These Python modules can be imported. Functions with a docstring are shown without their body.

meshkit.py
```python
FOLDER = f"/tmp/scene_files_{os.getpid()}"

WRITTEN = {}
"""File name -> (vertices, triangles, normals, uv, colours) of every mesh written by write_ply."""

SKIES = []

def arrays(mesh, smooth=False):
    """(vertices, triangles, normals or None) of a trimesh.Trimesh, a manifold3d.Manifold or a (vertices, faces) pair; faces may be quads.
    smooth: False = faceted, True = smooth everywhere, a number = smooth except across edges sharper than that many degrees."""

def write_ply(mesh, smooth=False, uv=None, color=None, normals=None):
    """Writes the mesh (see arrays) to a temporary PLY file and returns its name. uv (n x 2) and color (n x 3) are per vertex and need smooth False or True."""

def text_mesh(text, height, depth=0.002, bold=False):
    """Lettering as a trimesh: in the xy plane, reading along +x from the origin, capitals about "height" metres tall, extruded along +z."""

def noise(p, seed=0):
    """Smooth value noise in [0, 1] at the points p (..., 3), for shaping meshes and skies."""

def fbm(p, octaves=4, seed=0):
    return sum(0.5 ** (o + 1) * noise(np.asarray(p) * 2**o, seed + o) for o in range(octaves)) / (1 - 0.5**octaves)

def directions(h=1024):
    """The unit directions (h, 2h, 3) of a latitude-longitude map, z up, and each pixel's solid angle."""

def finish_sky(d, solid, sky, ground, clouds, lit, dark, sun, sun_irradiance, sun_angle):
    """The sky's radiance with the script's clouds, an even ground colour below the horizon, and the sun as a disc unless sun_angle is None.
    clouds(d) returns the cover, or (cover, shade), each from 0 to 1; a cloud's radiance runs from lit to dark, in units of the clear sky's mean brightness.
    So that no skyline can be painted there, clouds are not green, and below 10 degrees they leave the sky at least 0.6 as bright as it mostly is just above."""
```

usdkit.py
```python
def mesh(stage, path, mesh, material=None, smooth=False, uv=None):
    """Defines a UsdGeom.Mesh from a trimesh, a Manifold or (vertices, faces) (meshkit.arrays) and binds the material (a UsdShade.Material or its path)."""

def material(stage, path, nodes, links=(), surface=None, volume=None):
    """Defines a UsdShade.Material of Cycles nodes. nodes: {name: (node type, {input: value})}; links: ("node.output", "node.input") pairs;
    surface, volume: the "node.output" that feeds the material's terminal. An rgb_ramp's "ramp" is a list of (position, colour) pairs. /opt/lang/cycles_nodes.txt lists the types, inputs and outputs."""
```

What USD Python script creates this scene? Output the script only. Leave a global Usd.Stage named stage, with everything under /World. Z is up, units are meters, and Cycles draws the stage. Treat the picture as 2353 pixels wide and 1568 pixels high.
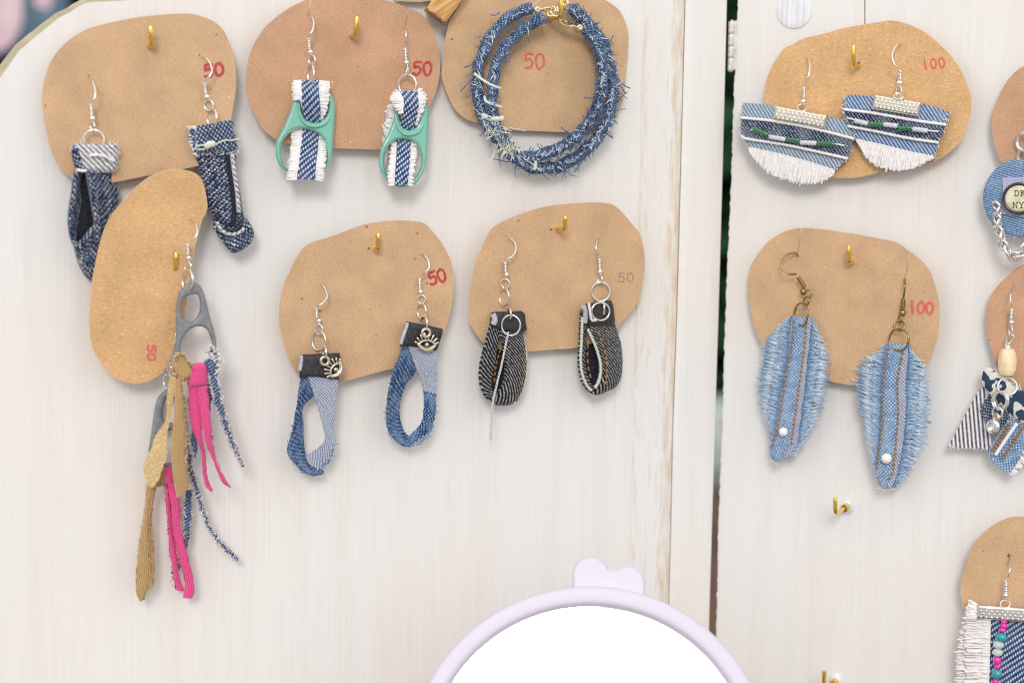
import math, random, numpy as np, shapely, usdkit, meshkit
from shapely.geometry import Polygon, LineString, Point
from shapely.ops import unary_union
from scipy.spatial import Delaunay, cKDTree
from pxr import Usd, UsdGeom, UsdLux, UsdShade, Gf, Sdf, Vt

R = np.random.default_rng(7)
random.seed(7)
stage = Usd.Stage.CreateInMemory()
UsdGeom.SetStageUpAxis(stage, 'Z')
UsdGeom.SetStageMetersPerUnit(stage, 1.0)
UsdGeom.Xform.Define(stage, '/World')
UsdGeom.Scope.Define(stage, '/World/Looks')

# ------------------------------------------------------------------ camera
DIST, FOCAL, APER = 0.50, 60.0, 36.0
PITCH, ROLL = math.radians(6.0), 0.020
FWD = np.array([0, math.cos(PITCH), -math.sin(PITCH)])
_r, _u = np.array([1.0, 0, 0]), np.array([0, math.sin(PITCH), math.cos(PITCH)])
RIGHT = _r * math.cos(ROLL) + _u * math.sin(ROLL)
UP = _u * math.cos(ROLL) - _r * math.sin(ROLL)
EYE = -FWD * DIST
cam = UsdGeom.Camera.Define(stage, '/World/camera')
cam.AddTransformOp().Set(Gf.Matrix4d(*RIGHT, 0, *UP, 0, *(-FWD), 0, *EYE, 1))
cam.CreateFocalLengthAttr(FOCAL)
cam.CreateHorizontalApertureAttr(APER)
cam.CreateVerticalApertureAttr(APER * 682 / 1024)
cam.CreateClippingRangeAttr(Gf.Vec2f(0.01, 1000))
cam.CreateFStopAttr(9.0)
cam.CreateFocusDistanceAttr(0.482)
cam.CreateExposureAttr(0.07)

# ------------------------------------------------------------------ light
SUN = np.array([-0.05, -0.90, 0.42]); SUN /= np.linalg.norm(SUN)
SUN_EL, SUN_ROT = math.asin(SUN[2]), math.atan2(SUN[0], SUN[1])
sun = UsdLux.DistantLight.Define(stage, '/World/sun')
sun.CreateIntensityAttr(0.30); sun.CreateAngleAttr(16.0); sun.CreateNormalizeAttr(True)
sun.CreateColorAttr(Gf.Vec3f(1.0, 0.97, 0.935))
z = SUN; x = np.cross([0, 0, 1.0], z); x /= np.linalg.norm(x); y = np.cross(z, x)
sun.AddTransformOp().Set(Gf.Matrix4d(*x, 0, *y, 0, *z, 0, 0, 0, 1, 1))
sky_mat = usdkit.material(stage, '/World/Looks/sky', {
    'tc': ('texture_coordinate', {}),
    'sky': ('sky_texture', {'sky_type': 'single_scattering', 'sun_disc': False, 'sun_elevation': SUN_EL, 'sun_rotation': SUN_ROT, 'aerosol_density': 3.0}),
    'n': ('noise_texture', {'scale': 2.2, 'detail': 5.0, 'roughness': 0.55}),
    'cover': ('rgb_ramp', {'ramp': [(0.25, (0.78,) * 3), (0.6, (0.97,) * 3)]}),
    'shade': ('rgb_ramp', {'ramp': [(0.3, (9.3, 9.4, 9.6)), (0.7, (12.1, 12.1, 12.2))]}),
    'mixc': ('mix', {'mix_type': 'mix'}),
    'sep': ('separate_xyz', {}),
    'up': ('map_range', {'from_min': -0.05, 'from_max': 0.10, 'clamp': True}),
    'all': ('mix', {'mix_type': 'mix', 'color1': (4.3, 4.2, 4.1)}),
    'bg': ('background_shader', {'strength': 0.10}),
}, [('tc.generated', 'n.vector'), ('n.fac', 'cover.fac'), ('n.fac', 'shade.fac'), ('sky.color', 'mixc.color1'), ('shade.color', 'mixc.color2'),
    ('cover.color', 'mixc.fac'), ('tc.generated', 'sep.vector'), ('sep.z', 'up.value'), ('up.result', 'all.fac'), ('mixc.color', 'all.color2'),
    ('all.color', 'bg.color')], surface='bg.background')
dome = UsdLux.DomeLight.Define(stage, '/World/sky')
UsdShade.MaterialBindingAPI.Apply(dome.GetPrim()).Bind(sky_mat)
dome.GetPrim().SetCustomDataByKey('kind', 'structure')

# ------------------------------------------------------------------ frames of reference
class Frame:
    """A plane in the world: origin O, axes U (right), V (up), N (towards the viewer)."""
    def __init__(s, O, U, V, N):
        s.O, s.U, s.V, s.N = (np.asarray(a, float) for a in (O, U, V, N))
    def at(s, x, y, w=0.0):
        """Plane coordinates (metres) seen at picture point (x, y) of a 2352 x 1568 picture, w millimetres in front of the plane."""
        x, y, w = np.broadcast_arrays(np.asarray(x, float), np.asarray(y, float), np.asarray(w, float) * 1e-3)
        k = APER / FOCAL / 2352
        d = FWD + ((x - 1176) * k)[..., None] * RIGHT - ((y - 784) * k)[..., None] * UP
        t = (w - (EYE - s.O) @ s.N) / (d @ s.N)
        q = EYE + t[..., None] * d - s.O
        return np.stack([q @ s.U, q @ s.V, w], -1)
    def pts(s, a):
        a = np.asarray(a, float)
        return s.at(a[:, 0], a[:, 1], a[:, 2])
    def scale(s, x, y, w=0.0):
        """metres per picture point there"""
        return float(np.linalg.norm(s.at(x + 1, y, w) - s.at(x, y, w)))
    def matrix(s, p):
        o = s.O + p[0] * s.U + p[1] * s.V + p[2] * s.N
        return Gf.Matrix4d(*s.U, 0, *s.V, 0, *s.N, 0, *o, 1)

ZUP = np.array([0, 0, 1.0])
A, B = math.radians(20), math.radians(26)
LEFT = Frame([0, 0, 0], [math.cos(A), math.sin(A), 0], ZUP, [math.sin(A), -math.cos(A), 0])
_h = LEFT.at(1672, 784, 0); HINGE = _h[0] * LEFT.U
RIGHTP = Frame([HINGE[0], HINGE[1], 0], [math.cos(B), -math.sin(B), 0], ZUP, [-math.sin(B), -math.cos(B), 0])
_t = math.radians(17)
MIRROR = Frame([0.02, -0.07, -0.12], [1, 0, 0], [0, math.sin(_t), math.cos(_t)], [0, -math.cos(_t), math.sin(_t)])
BACK = Frame([0, 0.85, 0], [1, 0, 0], ZUP, [0, -1, 0])

def crop(ox, oy, s):
    def f(pts, w=None):
        out = []
        for p in pts:
            q = (ox + p[0] * s, oy + p[1] * s)
            out.append(q + ((p[2] if len(p) > 2 else w),) if (w is not None or len(p) > 2) else q)
        return out
    f.s = s
    f.o = (ox, oy)
    f.pt = lambda x, y: (ox + x * s, oy + y * s)
    return f
cA = crop(0, 0, .26402); cB = crop(532.3, 0, .26402); cC = crop(975.8, 0, .26402); cD = crop(1655.9, 0, .29583)
cE = crop(177.4, 354.8, .26402); cF = crop(295.7, 739.2, .4337); cG = crop(621, 473.1, .4149); cH = crop(1052.7, 443.5, .3773)
cI = crop(1685.5, 502.7, .41476); cJ = crop(2158.6, 118.3, .3393); cK = crop(2129, 591.4, .33937); cL = crop(2129, 1153.2, .26448)
cM = crop(946.2, 1212.4, .35187); cN = crop(118.3, 266.1, .26402); cO = crop(384.4, 266.1, .22637)

# ------------------------------------------------------------------ things and parts
_used = {}
def numbered(parent, name):
    k = (parent, name); n = _used.get(k, 0); _used[k] = n + 1
    return f'{parent}/{name}' if n == 0 else f'{parent}/{name}_{n:03d}'
def define(path, v, f, nrm, uv, mat):
    m = UsdGeom.Mesh.Define(stage, path)
    m.CreatePointsAttr(Vt.Vec3fArray.FromNumpy(np.ascontiguousarray(v, np.float32)))
    m.CreateFaceVertexCountsAttr(Vt.IntArray.FromNumpy(np.full(len(f), 3, np.int32)))
    m.CreateFaceVertexIndicesAttr(Vt.IntArray.FromNumpy(np.ascontiguousarray(f, np.int32).ravel()))
    m.CreateSubdivisionSchemeAttr('none')
    if nrm is not None:
        m.CreateNormalsAttr(Vt.Vec3fArray.FromNumpy(np.ascontiguousarray(nrm, np.float32)))
        m.SetNormalsInterpolation('vertex')
    if uv is not None:
        UsdGeom.PrimvarsAPI(m).CreatePrimvar('st', Sdf.ValueTypeNames.TexCoord2fArray, 'vertex').Set(Vt.Vec2fArray.FromNumpy(np.ascontiguousarray(uv, np.float32)))
    UsdShade.MaterialBindingAPI.Apply(m.GetPrim()).Bind(mat)
    return m
def data(prim, **k):
    for a, b in k.items():
        if b: prim.SetCustomDataByKey(a, b)
class Thing:
    def __init__(s, name, frame, anchor, label=None, category=None, group=None, kind=None):
        """anchor: picture point (x, y, w) of the thing's base, or plane coordinates if given as an array"""
        s.frame = frame
        s.a = anchor if isinstance(anchor, np.ndarray) else frame.at(*anchor)
        s.path = numbered('/World', name)
        s.x = UsdGeom.Xform.Define(stage, s.path)
        s.x.AddTransformOp().Set(frame.matrix(s.a))
        data(s.x.GetPrim(), label=label, category=category, group=group, kind=kind)
    def part(s, name, g, mat, parent=None, label=None, kind=None):
        v, f, uv = g
        v = v - s.a
        path = numbered(parent or s.path, name)
        _, _, nrm = meshkit.arrays((v, f), True)
        m = define(path, v, f, nrm, uv, mat)
        data(m.GetPrim(), label=label, kind=kind)
        return path
def single(name, frame, anchor, g, mat, label, category, group=None, kind=None):
    """a thing that is one mesh"""
    a = anchor if isinstance(anchor, np.ndarray) else frame.at(*anchor)
    v, f, uv = g
    path = numbered('/World', name)
    _, _, nrm = meshkit.arrays((v - a, f), True)
    m = define(path, v - a, f, nrm, uv, mat)
    m.AddTransformOp().Set(frame.matrix(a))
    data(m.GetPrim(), label=label, category=category, group=group, kind=kind)
    return path

# ------------------------------------------------------------------ geometry
def join(gs):
    v, f, uv, n = [], [], [], 0
    for g in gs:
        v.append(g[0]); f.append(np.asarray(g[1]) + n); uv.append(g[2]); n += len(g[0])
    return np.vstack(v), np.vstack(f), np.vstack(uv)
def spline(p, n, closed=False):
    """Catmull-Rom through p, resampled to n even steps"""
    p = np.asarray(p, float)
    if len(p) == 2 and not closed:
        return p[0] + (p[1] - p[0]) * np.linspace(0, 1, n)[:, None]
    q = np.vstack([p[-1], p, p[0], p[1]]) if closed else np.vstack([2 * p[0] - p[1], p, 2 * p[-1] - p[-2]])
    m = len(q) - 3
    t = np.linspace(0, m, m * 12 + 1); i = np.minimum(t.astype(int), m - 1); t = (t - i)[:, None]
    a, b, c, d = q[i], q[i + 1], q[i + 2], q[i + 3]
    s = .5 * (2 * b + (c - a) * t + (2 * a - 5 * b + 4 * c - d) * t ** 2 + (3 * b - a - 3 * c + d) * t ** 3)
    L = np.r_[0, np.cumsum(np.linalg.norm(np.diff(s, axis=0), axis=1))]
    e = np.linspace(0, L[-1], n + 1)[:-1] if closed else np.linspace(0, L[-1], n)
    return np.stack([np.interp(e, L, s[:, k]) for k in range(s.shape[1])], 1)
def smooth_poly(p, k=5):
    return Polygon(spline(np.asarray(p)[:, :2], len(p) * k, True)).buffer(0)
def sheet(fr, poly, w, th, step=14, dome=None, ang=0.0, wob=0.0, back=None):
    """A sheet cut to a picture outline, th mm thick, its front w mm (number or function of x, y) before the plane."""
    if not isinstance(poly, (Polygon,)) and not hasattr(poly, 'geoms'):
        poly = Polygon(np.asarray(poly)[:, :2]).buffer(0)
    if hasattr(poly, 'geoms'):
        return join([sheet(fr, g, w, th, step, dome, ang, wob) for g in poly.geoms if g.area > 1])
    wf = w if callable(w) else (lambda x, y: np.full(np.shape(x), float(w)))
    rings = []
    for rg in [poly.exterior, *poly.interiors]:
        c = np.array(shapely.segmentize(rg, step).coords)[:-1]
        rings.append(c)
    bp = np.vstack(rings)
    x0, y0, x1, y1 = poly.bounds
    gx, gy = np.meshgrid(np.arange(x0, x1, step), np.arange(y0, y1, step * .87))
    gx = gx + (np.arange(gx.shape[0]) % 2)[:, None] * step / 2
    g = np.stack([gx.ravel(), gy.ravel()], 1)
    inn = poly.buffer(-step * .45)
    if not inn.is_empty:
        g = g[shapely.contains_xy(inn, g[:, 0], g[:, 1])]
    else:
        g = g[:0]
    P = np.vstack([bp, g])
    tri = Delaunay(P).simplices
    cen = P[tri].mean(1)
    tri = tri[shapely.contains_xy(poly, cen[:, 0], cen[:, 1])]
    wz = np.asarray(wf(P[:, 0], P[:, 1]), float).copy()
    base = wz.copy()
    if dome:
        h, r = dome
        dense = np.vstack([np.array(shapely.segmentize(rg, step * .3).coords) for rg in [poly.exterior, *poly.interiors]])
        d = cKDTree(dense).query(P)[0]; d[:len(bp)] = 0
        q = np.minimum(d / r, 1)
        wz += h * np.sqrt(np.maximum(0, 1 - (1 - q) ** 2))
    if wob:
        wz += wob * (meshkit.noise(np.c_[P / 40.0, np.zeros(len(P))], 3) - .5)
    F = fr.at(P[:, 0], P[:, 1], wz); K = fr.at(P[:, 0], P[:, 1], base - th)
    a, b, c = (F[tri[:, k]] for k in range(3))
    flip = np.cross(b - a, c - a)[:, 2] < 0
    tri[flip] = tri[flip][:, ::-1]
    n = len(P)
    V = [F, K]; T = [tri, tri[:, ::-1] + n]; o = 2 * n; s = 0
    for c in rings:
        m = len(c); i = np.arange(s, s + m); j = np.arange(m); jn = (j + 1) % m
        V += [F[i], K[i]]
        T += [np.stack([o + j, o + m + j, o + jn], 1), np.stack([o + jn, o + m + j, o + m + jn], 1)]
        ar = np.cross(F[i], F[np.roll(i, -1)])[:, 2].sum()
        if ar < 0:
            T[-1] = T[-1][:, ::-1]; T[-2] = T[-2][:, ::-1]
        # interiors: wind the other way round
        o += 2 * m; s += m
    V = np.vstack(V)
    ca, sa = math.cos(ang), math.sin(ang)
    uv = np.stack([V[:, 0] * ca + V[:, 1] * sa, -V[:, 0] * sa + V[:, 1] * ca], 1) * 1e3
    return V, np.vstack(T), uv
def ribbon(fr, L, Rr, th=.8, n=40, k=5, dome=0.0, wob=0.0, uvo=0.0, closed=False, rag=.16):
    """A strip of cloth between two edges (picture points with w)."""
    L, Rr = spline(fr.pts(L), n), spline(fr.pts(Rr), n)
    if rag:
        i_ = np.arange(n); sd = int(abs(L[0, 0] * 1e5)) % 97
        wv = Rr - L; wv = wv / np.maximum(np.linalg.norm(wv, axis=1, keepdims=True), 1e-9)
        na = meshkit.noise(np.c_[i_ * .9, i_ * 0., i_ * 0.], sd) - .5 + .8 * (meshkit.noise(np.c_[i_ * .23, i_ * 0., i_ * 0.], sd + 3) - .5)
        nb = meshkit.noise(np.c_[i_ * .9, i_ * 0., i_ * 0.], sd + 7) - .5 + .8 * (meshkit.noise(np.c_[i_ * .23, i_ * 0., i_ * 0.], sd + 5) - .5)
        L = L + wv * (na * rag * 2e-3)[:, None]; Rr = Rr + wv * (nb * rag * 2e-3)[:, None]
    s = np.linspace(0, 1, k)
    G = L[:, None] * (1 - s)[None, :, None] + Rr[:, None] * s[None, :, None]
    tu = np.gradient(G, axis=1); tv = np.gradient(G, axis=0)
    N = np.cross(tu, tv); N /= np.maximum(np.linalg.norm(N, axis=2, keepdims=True), 1e-12)
    if N[..., 2].mean() < 0: N = -N
    if wob:
        G = G + N * (wob * 1e-3 * (meshkit.noise(np.concatenate([G[..., :2] * 180, np.full(G.shape[:2] + (1,), uvo)], 2), 5) - .5))[..., None]
    G = G + N * (dome * 1e-3 * np.sqrt(np.maximum(0, 1 - (2 * s - 1) ** 2)))[None, :, None]
    al = np.r_[0, np.cumsum(np.linalg.norm(np.diff(G[:, k // 2], axis=0), axis=1))] * 1e3
    ac = (s - .5)[None] * np.linalg.norm(Rr - L, axis=1)[:, None] * 1e3
    uv = np.stack([ac + uvo, np.broadcast_to(-al[:, None], ac.shape)], 2).reshape(-1, 2)
    F = (G + N * th * 5e-4).reshape(-1, 3); K = (G - N * th * 5e-4).reshape(-1, 3)
    idx = np.arange(n * k).reshape(n, k)
    a, b, c, d = idx[:-1, :-1].ravel(), idx[:-1, 1:].ravel(), idx[1:, 1:].ravel(), idx[1:, :-1].ravel()
    tri = np.vstack([np.stack([a, b, c], 1), np.stack([a, c, d], 1)])
    p0, p1, p2 = F[tri[0]]
    if np.cross(p1 - p0, p2 - p0) @ N.reshape(-1, 3)[tri[0, 0]] < 0: tri = tri[:, ::-1]
    V, T, UV, o = [F, K], [tri, tri[:, ::-1] + n * k], [uv, uv], 2 * n * k
    loop = np.r_[idx[0], idx[1:, -1], idx[-1, -2::-1], idx[-2:0:-1, 0]]
    m = len(loop); j = np.arange(m); jn = (j + 1) % m
    V += [F[loop], K[loop]]; UV += [uv[loop], uv[loop]]
    T += [np.stack([o + j, o + m + j, o + jn], 1), np.stack([o + jn, o + m + j, o + m + jn], 1)]
    return np.vstack(V), np.vstack(T), np.vstack(UV)
def tube_at(p, r, sides=8, closed=False, cap=True):
    """A tube along plane points p (metres), radius r metres."""
    p = np.asarray(p, float); n = len(p)
    t = np.roll(p, -1, 0) - np.roll(p, 1, 0) if closed else np.gradient(p, axis=0)
    t /= np.maximum(np.linalg.norm(t, axis=1, keepdims=True), 1e-12)
    u = np.cross(t[0], [0.31, 0.2, 0.93]); 
    if np.linalg.norm(u) < 1e-3: u = np.cross(t[0], [1, 0, 0])
    u /= np.linalg.norm(u); U = np.empty((n, 3))
    for i in range(n):
        u = u - (u @ t[i]) * t[i]; u = u / max(np.linalg.norm(u), 1e-12); U[i] = u
    W = np.cross(t, U)
    a = np.arange(sides) / sides * 2 * np.pi
    r = np.broadcast_to(np.asarray(r, float), (n,) if np.ndim(r) < 2 else np.shape(r))
    rr = r[:, None] if r.ndim == 1 else r
    V = p[:, None] + rr[..., None] * (np.cos(a)[None, :, None] * U[:, None] + np.sin(a)[None, :, None] * W[:, None])
    al = np.r_[0, np.cumsum(np.linalg.norm(np.diff(p, axis=0), axis=1))] * 1e3
    uv = np.stack([np.broadcast_to(a[None] * float(np.mean(r)) * 1e3, (n, sides)), np.broadcast_to(al[:, None], (n, sides))], 2).reshape(-1, 2)
    V = V.reshape(-1, 3); T = []
    idx = np.arange(n * sides).reshape(n, sides)
    i1 = np.roll(idx, -1, 0) if closed else idx[1:]
    i0 = idx if closed else idx[:-1]
    a_, b_, c_, d_ = i0, np.roll(i0, -1, 1), np.roll(i1, -1, 1), i1
    T = [np.stack([a_, b_, c_], -1).reshape(-1, 3), np.stack([a_, c_, d_], -1).reshape(-1, 3)]
    if cap and not closed:
        V = np.vstack([V, p[0], p[-1]]); uv = np.vstack([uv, uv[0], uv[-1]])
        k0, k1 = len(V) - 2, len(V) - 1
        j = np.arange(sides)
        T += [np.stack([np.full(sides, k0), (j + 1) % sides, j], 1), np.stack([np.full(sides, k1), idx[-1][j], idx[-1][(j + 1) % sides]], 1)]
    return V, np.vstack(T), uv
def tube(fr, pts, r, n=24, sides=8, closed=False):
    """pts: picture points with w; r mm"""
    return tube_at(spline(fr.pts(pts), n, closed), np.asarray(r) * 1e-3, sides, closed)
def ball(fr, x, y, w, rx, ry=None, rz=None, seg=16):
    """ellipsoid, radii in picture points"""
    s = fr.scale(x, y, w); ry = ry or rx; rz = rz or rx
    th, ph = np.meshgrid(np.linspace(0, np.pi, seg // 2 + 1), np.arange(seg) / seg * 2 * np.pi, indexing='ij')
    v = np.stack([np.sin(th) * np.cos(ph) * rx, np.cos(th) * ry, np.sin(th) * np.sin(ph) * rz], -1) * s
    v = v.reshape(-1, 3) + fr.at(x, y, w)
    idx = np.arange((seg // 2 + 1) * seg).reshape(-1, seg)
    a, b, c, d = idx[:-1], np.roll(idx[:-1], -1, 1), np.roll(idx[1:], -1, 1), idx[1:]
    f = np.vstack([np.stack([a, b, c], -1).reshape(-1, 3), np.stack([a, c, d], -1).reshape(-1, 3)])
    p = v[f[len(f) // 3]]
    if np.cross(p[1] - p[0], p[2] - p[0]) @ (p.mean(0) - fr.at(x, y, w)) < 0: f = f[:, ::-1]
    return v, f, v[:, :2] * 1e3
def ring(fr, x, y, w, rx, ry, r=.3, rot=0.0, n=36, sides=7, flip=1):
    """a round wire ring that shows as an ellipse rx by ry picture points; r mm"""
    t = np.arange(n) / n * 2 * np.pi; s = fr.scale(x, y, w) * 1e3
    a, b = rx * np.cos(t), ry * np.sin(t)
    big = max(rx, ry)
    dw = flip * s * (math.sqrt(max(0, big ** 2 - rx ** 2)) * np.cos(t) + math.sqrt(max(0, big ** 2 - ry ** 2)) * np.sin(t))
    c, q = math.cos(rot), math.sin(rot)
    return tube_at(fr.at(x + a * c - b * q, y + a * q + b * c, w + dw), r * 1e-3, sides, True)
def helix(fr, p, q, rad, wire=.16, turns=7):
    a, b = fr.at(*p), fr.at(*q)
    t = (b - a) / np.linalg.norm(b - a); u = np.cross(t, [0, 0, 1]); u /= np.linalg.norm(u); v = np.cross(t, u)
    k = np.linspace(0, 1, turns * 12); th = k * turns * 2 * np.pi
    return tube_at(a + (b - a) * k[:, None] + rad * 1e-3 * (np.cos(th)[:, None] * u + np.sin(th)[:, None] * v), wire * 1e-3, 5)
def resamp(p, n):
    return spline(np.asarray(p, float), n)
def fringe(fr, E0, E1, n, r=.16, jit=1.2, sag=0.0, w0=0.0, pts=5, lift=.5, seed=1, taper=.6, var=.12):
    """n threads from edge line E0 to edge line E1 (picture points with w)"""
    g = np.random.default_rng(seed)
    a, b = resamp(E0, n), resamp(E1, n); out = []
    for i in range(n):
        p, q = a[i].copy(), b[i].copy()
        q = p + (q - p) * (1 + g.normal() * var)
        q[:2] += g.normal(size=2) * jit; q[2] += g.normal() * lift
        t = np.linspace(0, 1, pts)[:, None]
        c = p + (q - p) * t
        c[1:-1] += g.normal(size=(pts - 2, 3)) * [jit * .45, jit * .45, lift * .5]
        c[:, 1] += sag * t[:, 0] ** 2
        c[:, 2] += w0
        out.append(tube_at(fr.pts(c), np.linspace(r, r * taper, pts) * 1e-3 * (0.8 + .4 * g.random()), 4, cap=False))
    return join(out)
def fuzz(fr, E, n, length=5, r=.09, seed=1, spread=1.0, lift=.5, both=True, bias=None):
    """short loose threads standing off a line of picture points"""
    g = np.random.default_rng(seed); E = resamp(E, max(60, n)); out = []
    T = np.gradient(E[:, :2], axis=0); T /= np.maximum(np.linalg.norm(T, axis=1, keepdims=True), 1e-9)
    for _ in range(n):
        i = g.integers(len(E)); p = E[i].copy(); p[:2] += g.normal(size=2) * .8
        nn = np.array([-T[i, 1], T[i, 0]]) * (1 if (not both or g.random() < .5) else -1)
        d = nn * g.normal(1, .25) + T[i] * g.normal(0, spread)
        if bias is not None: d = d + np.asarray(bias)
        l = length * g.gamma(3, .33)
        m = p.copy(); m[:2] += d * l * .5 + g.normal(size=2) * l * .12; m[2] += g.normal() * lift
        q = p.copy(); q[:2] += d * l + g.normal(size=2) * l * .2; q[2] += g.normal() * lift + .1
        out.append(tube_at(fr.pts([p, m, q]), np.array([r, r * .9, r * .6]) * 1e-3, 3, cap=False))
    return join(out)
def stitches(fr, line, n, r=.28, duty=.78, w=.0):
    L = resamp(line, n * 6 + 1); out = []
    for i in range(n):
        s = L[i * 6:i * 6 + max(3, int(6 * duty) + 1)].copy()
        h = np.sin(np.linspace(0, np.pi, len(s)))
        s[:, 2] += w + .25 * h
        out.append(tube_at(fr.pts(s), r * 1e-3 * (.6 + .5 * h), 5))
    return join(out)

# ------------------------------------------------------------------ materials
def lin(r, g, b):
    return tuple(((c / 255 + .055) / 1.055) ** 2.4 if c / 255 > .04045 else c / 255 / 12.92 for c in (r, g, b))
def mat(name, nodes, links, surface='p.BSDF'):
    return usdkit.material(stage, '/World/Looks/' + name, nodes, links, surface=surface)
def plain(name, col, rough=.5, metal=0.0, **k):
    p = {'base_color': col, 'roughness': rough, 'metallic': metal}; p.update(k)
    return mat(name, {'p': ('principled_bsdf', p)}, [])
def speckled(name, c0, c1, scale=(1.0, 1.0), rough=.8, lo=.35, hi=.65, bump=.0, detail=4.0, **k):
    """two tones mixed by noise stretched over the cloth or paper; scale per mm"""
    p = {'roughness': rough}; p.update(k)
    n = {'tc': ('texture_coordinate', {}), 'm': ('mapping', {'mapping_type': 'point', 'scale': (scale[0], scale[1], 1)}),
         'n': ('noise_texture', {'scale': 1.0, 'detail': detail, 'roughness': .6}),
         'r': ('rgb_ramp', {'ramp': [(lo, c0), (hi, c1)]}), 'p': ('principled_bsdf', p)}
    l = [('tc.UV', 'm.vector'), ('m.vector', 'n.vector'), ('n.fac', 'r.fac'), ('r.color', 'p.base_color')]
    if bump:
        n['b'] = ('bump', {'strength': bump, 'distance': .0002}); l += [('n.fac', 'b.height'), ('b.normal', 'p.normal')]
    return mat(name, n, l)
def kraft(name, base, dark, light, fibre=1.0, spots=True):
    n = {'tc': ('texture_coordinate', {}),
         'm1': ('mapping', {'scale': (1.7 * fibre, 3.4 * fibre, 1), 'rotation': (0, 0, .35)}), 'n1': ('noise_texture', {'scale': 1.3, 'detail': 5.0, 'roughness': .72, 'distortion': .6}),
         'n2': ('noise_texture', {'scale': .10, 'detail': 3.0}), 'n3': ('noise_texture', {'scale': .55, 'detail': 1.0}), 'n4': ('noise_texture', {'scale': .8, 'detail': 0.0}),
         'r1': ('rgb_ramp', {'ramp': [(.33, dark), (.46, base), (.53, base), (.66, light)]}),
         'r2': ('rgb_ramp', {'ramp': [(.3, (.86, .86, .86)), (.7, (1.06, 1.04, 1.02))]}),
         'r3': ('rgb_ramp', {'ramp': [(.205, (.42, .33, .27)), (.235, (1, 1, 1))]}),
         'r4': ('rgb_ramp', {'ramp': [(.86, (0, 0, 0)), (.92, (.8, .8, .8))]}),
         'a': ('mix', {'mix_type': 'multiply', 'fac': 1.0}), 'c': ('mix', {'mix_type': 'multiply', 'fac': 1.0 if spots else .0}),
         'd': ('mix', {'mix_type': 'mix', 'color2': (.80, .70, .55)}),
         'b': ('bump', {'strength': .25, 'distance': .0001}), 'p': ('principled_bsdf', {'roughness': .82, 'specular_ior_level': .3})}
    l = [('tc.UV', 'm1.vector'), ('m1.vector', 'n1.vector'), ('tc.UV', 'n2.vector'), ('tc.UV', 'n3.vector'), ('tc.UV', 'n4.vector'), ('n1.fac', 'r1.fac'), ('n2.fac', 'r2.fac'), ('n3.fac', 'r3.fac'), ('n4.fac', 'r4.fac'),
         ('r1.color', 'a.color1'), ('r2.color', 'a.color2'), ('a.color', 'c.color1'), ('r3.color', 'c.color2'), ('c.color', 'd.color1'), ('r4.color', 'd.fac'), ('d.color', 'p.base_color'), ('n1.fac', 'b.height'), ('b.normal', 'p.normal')]
    return mat(name, n, l)
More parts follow.
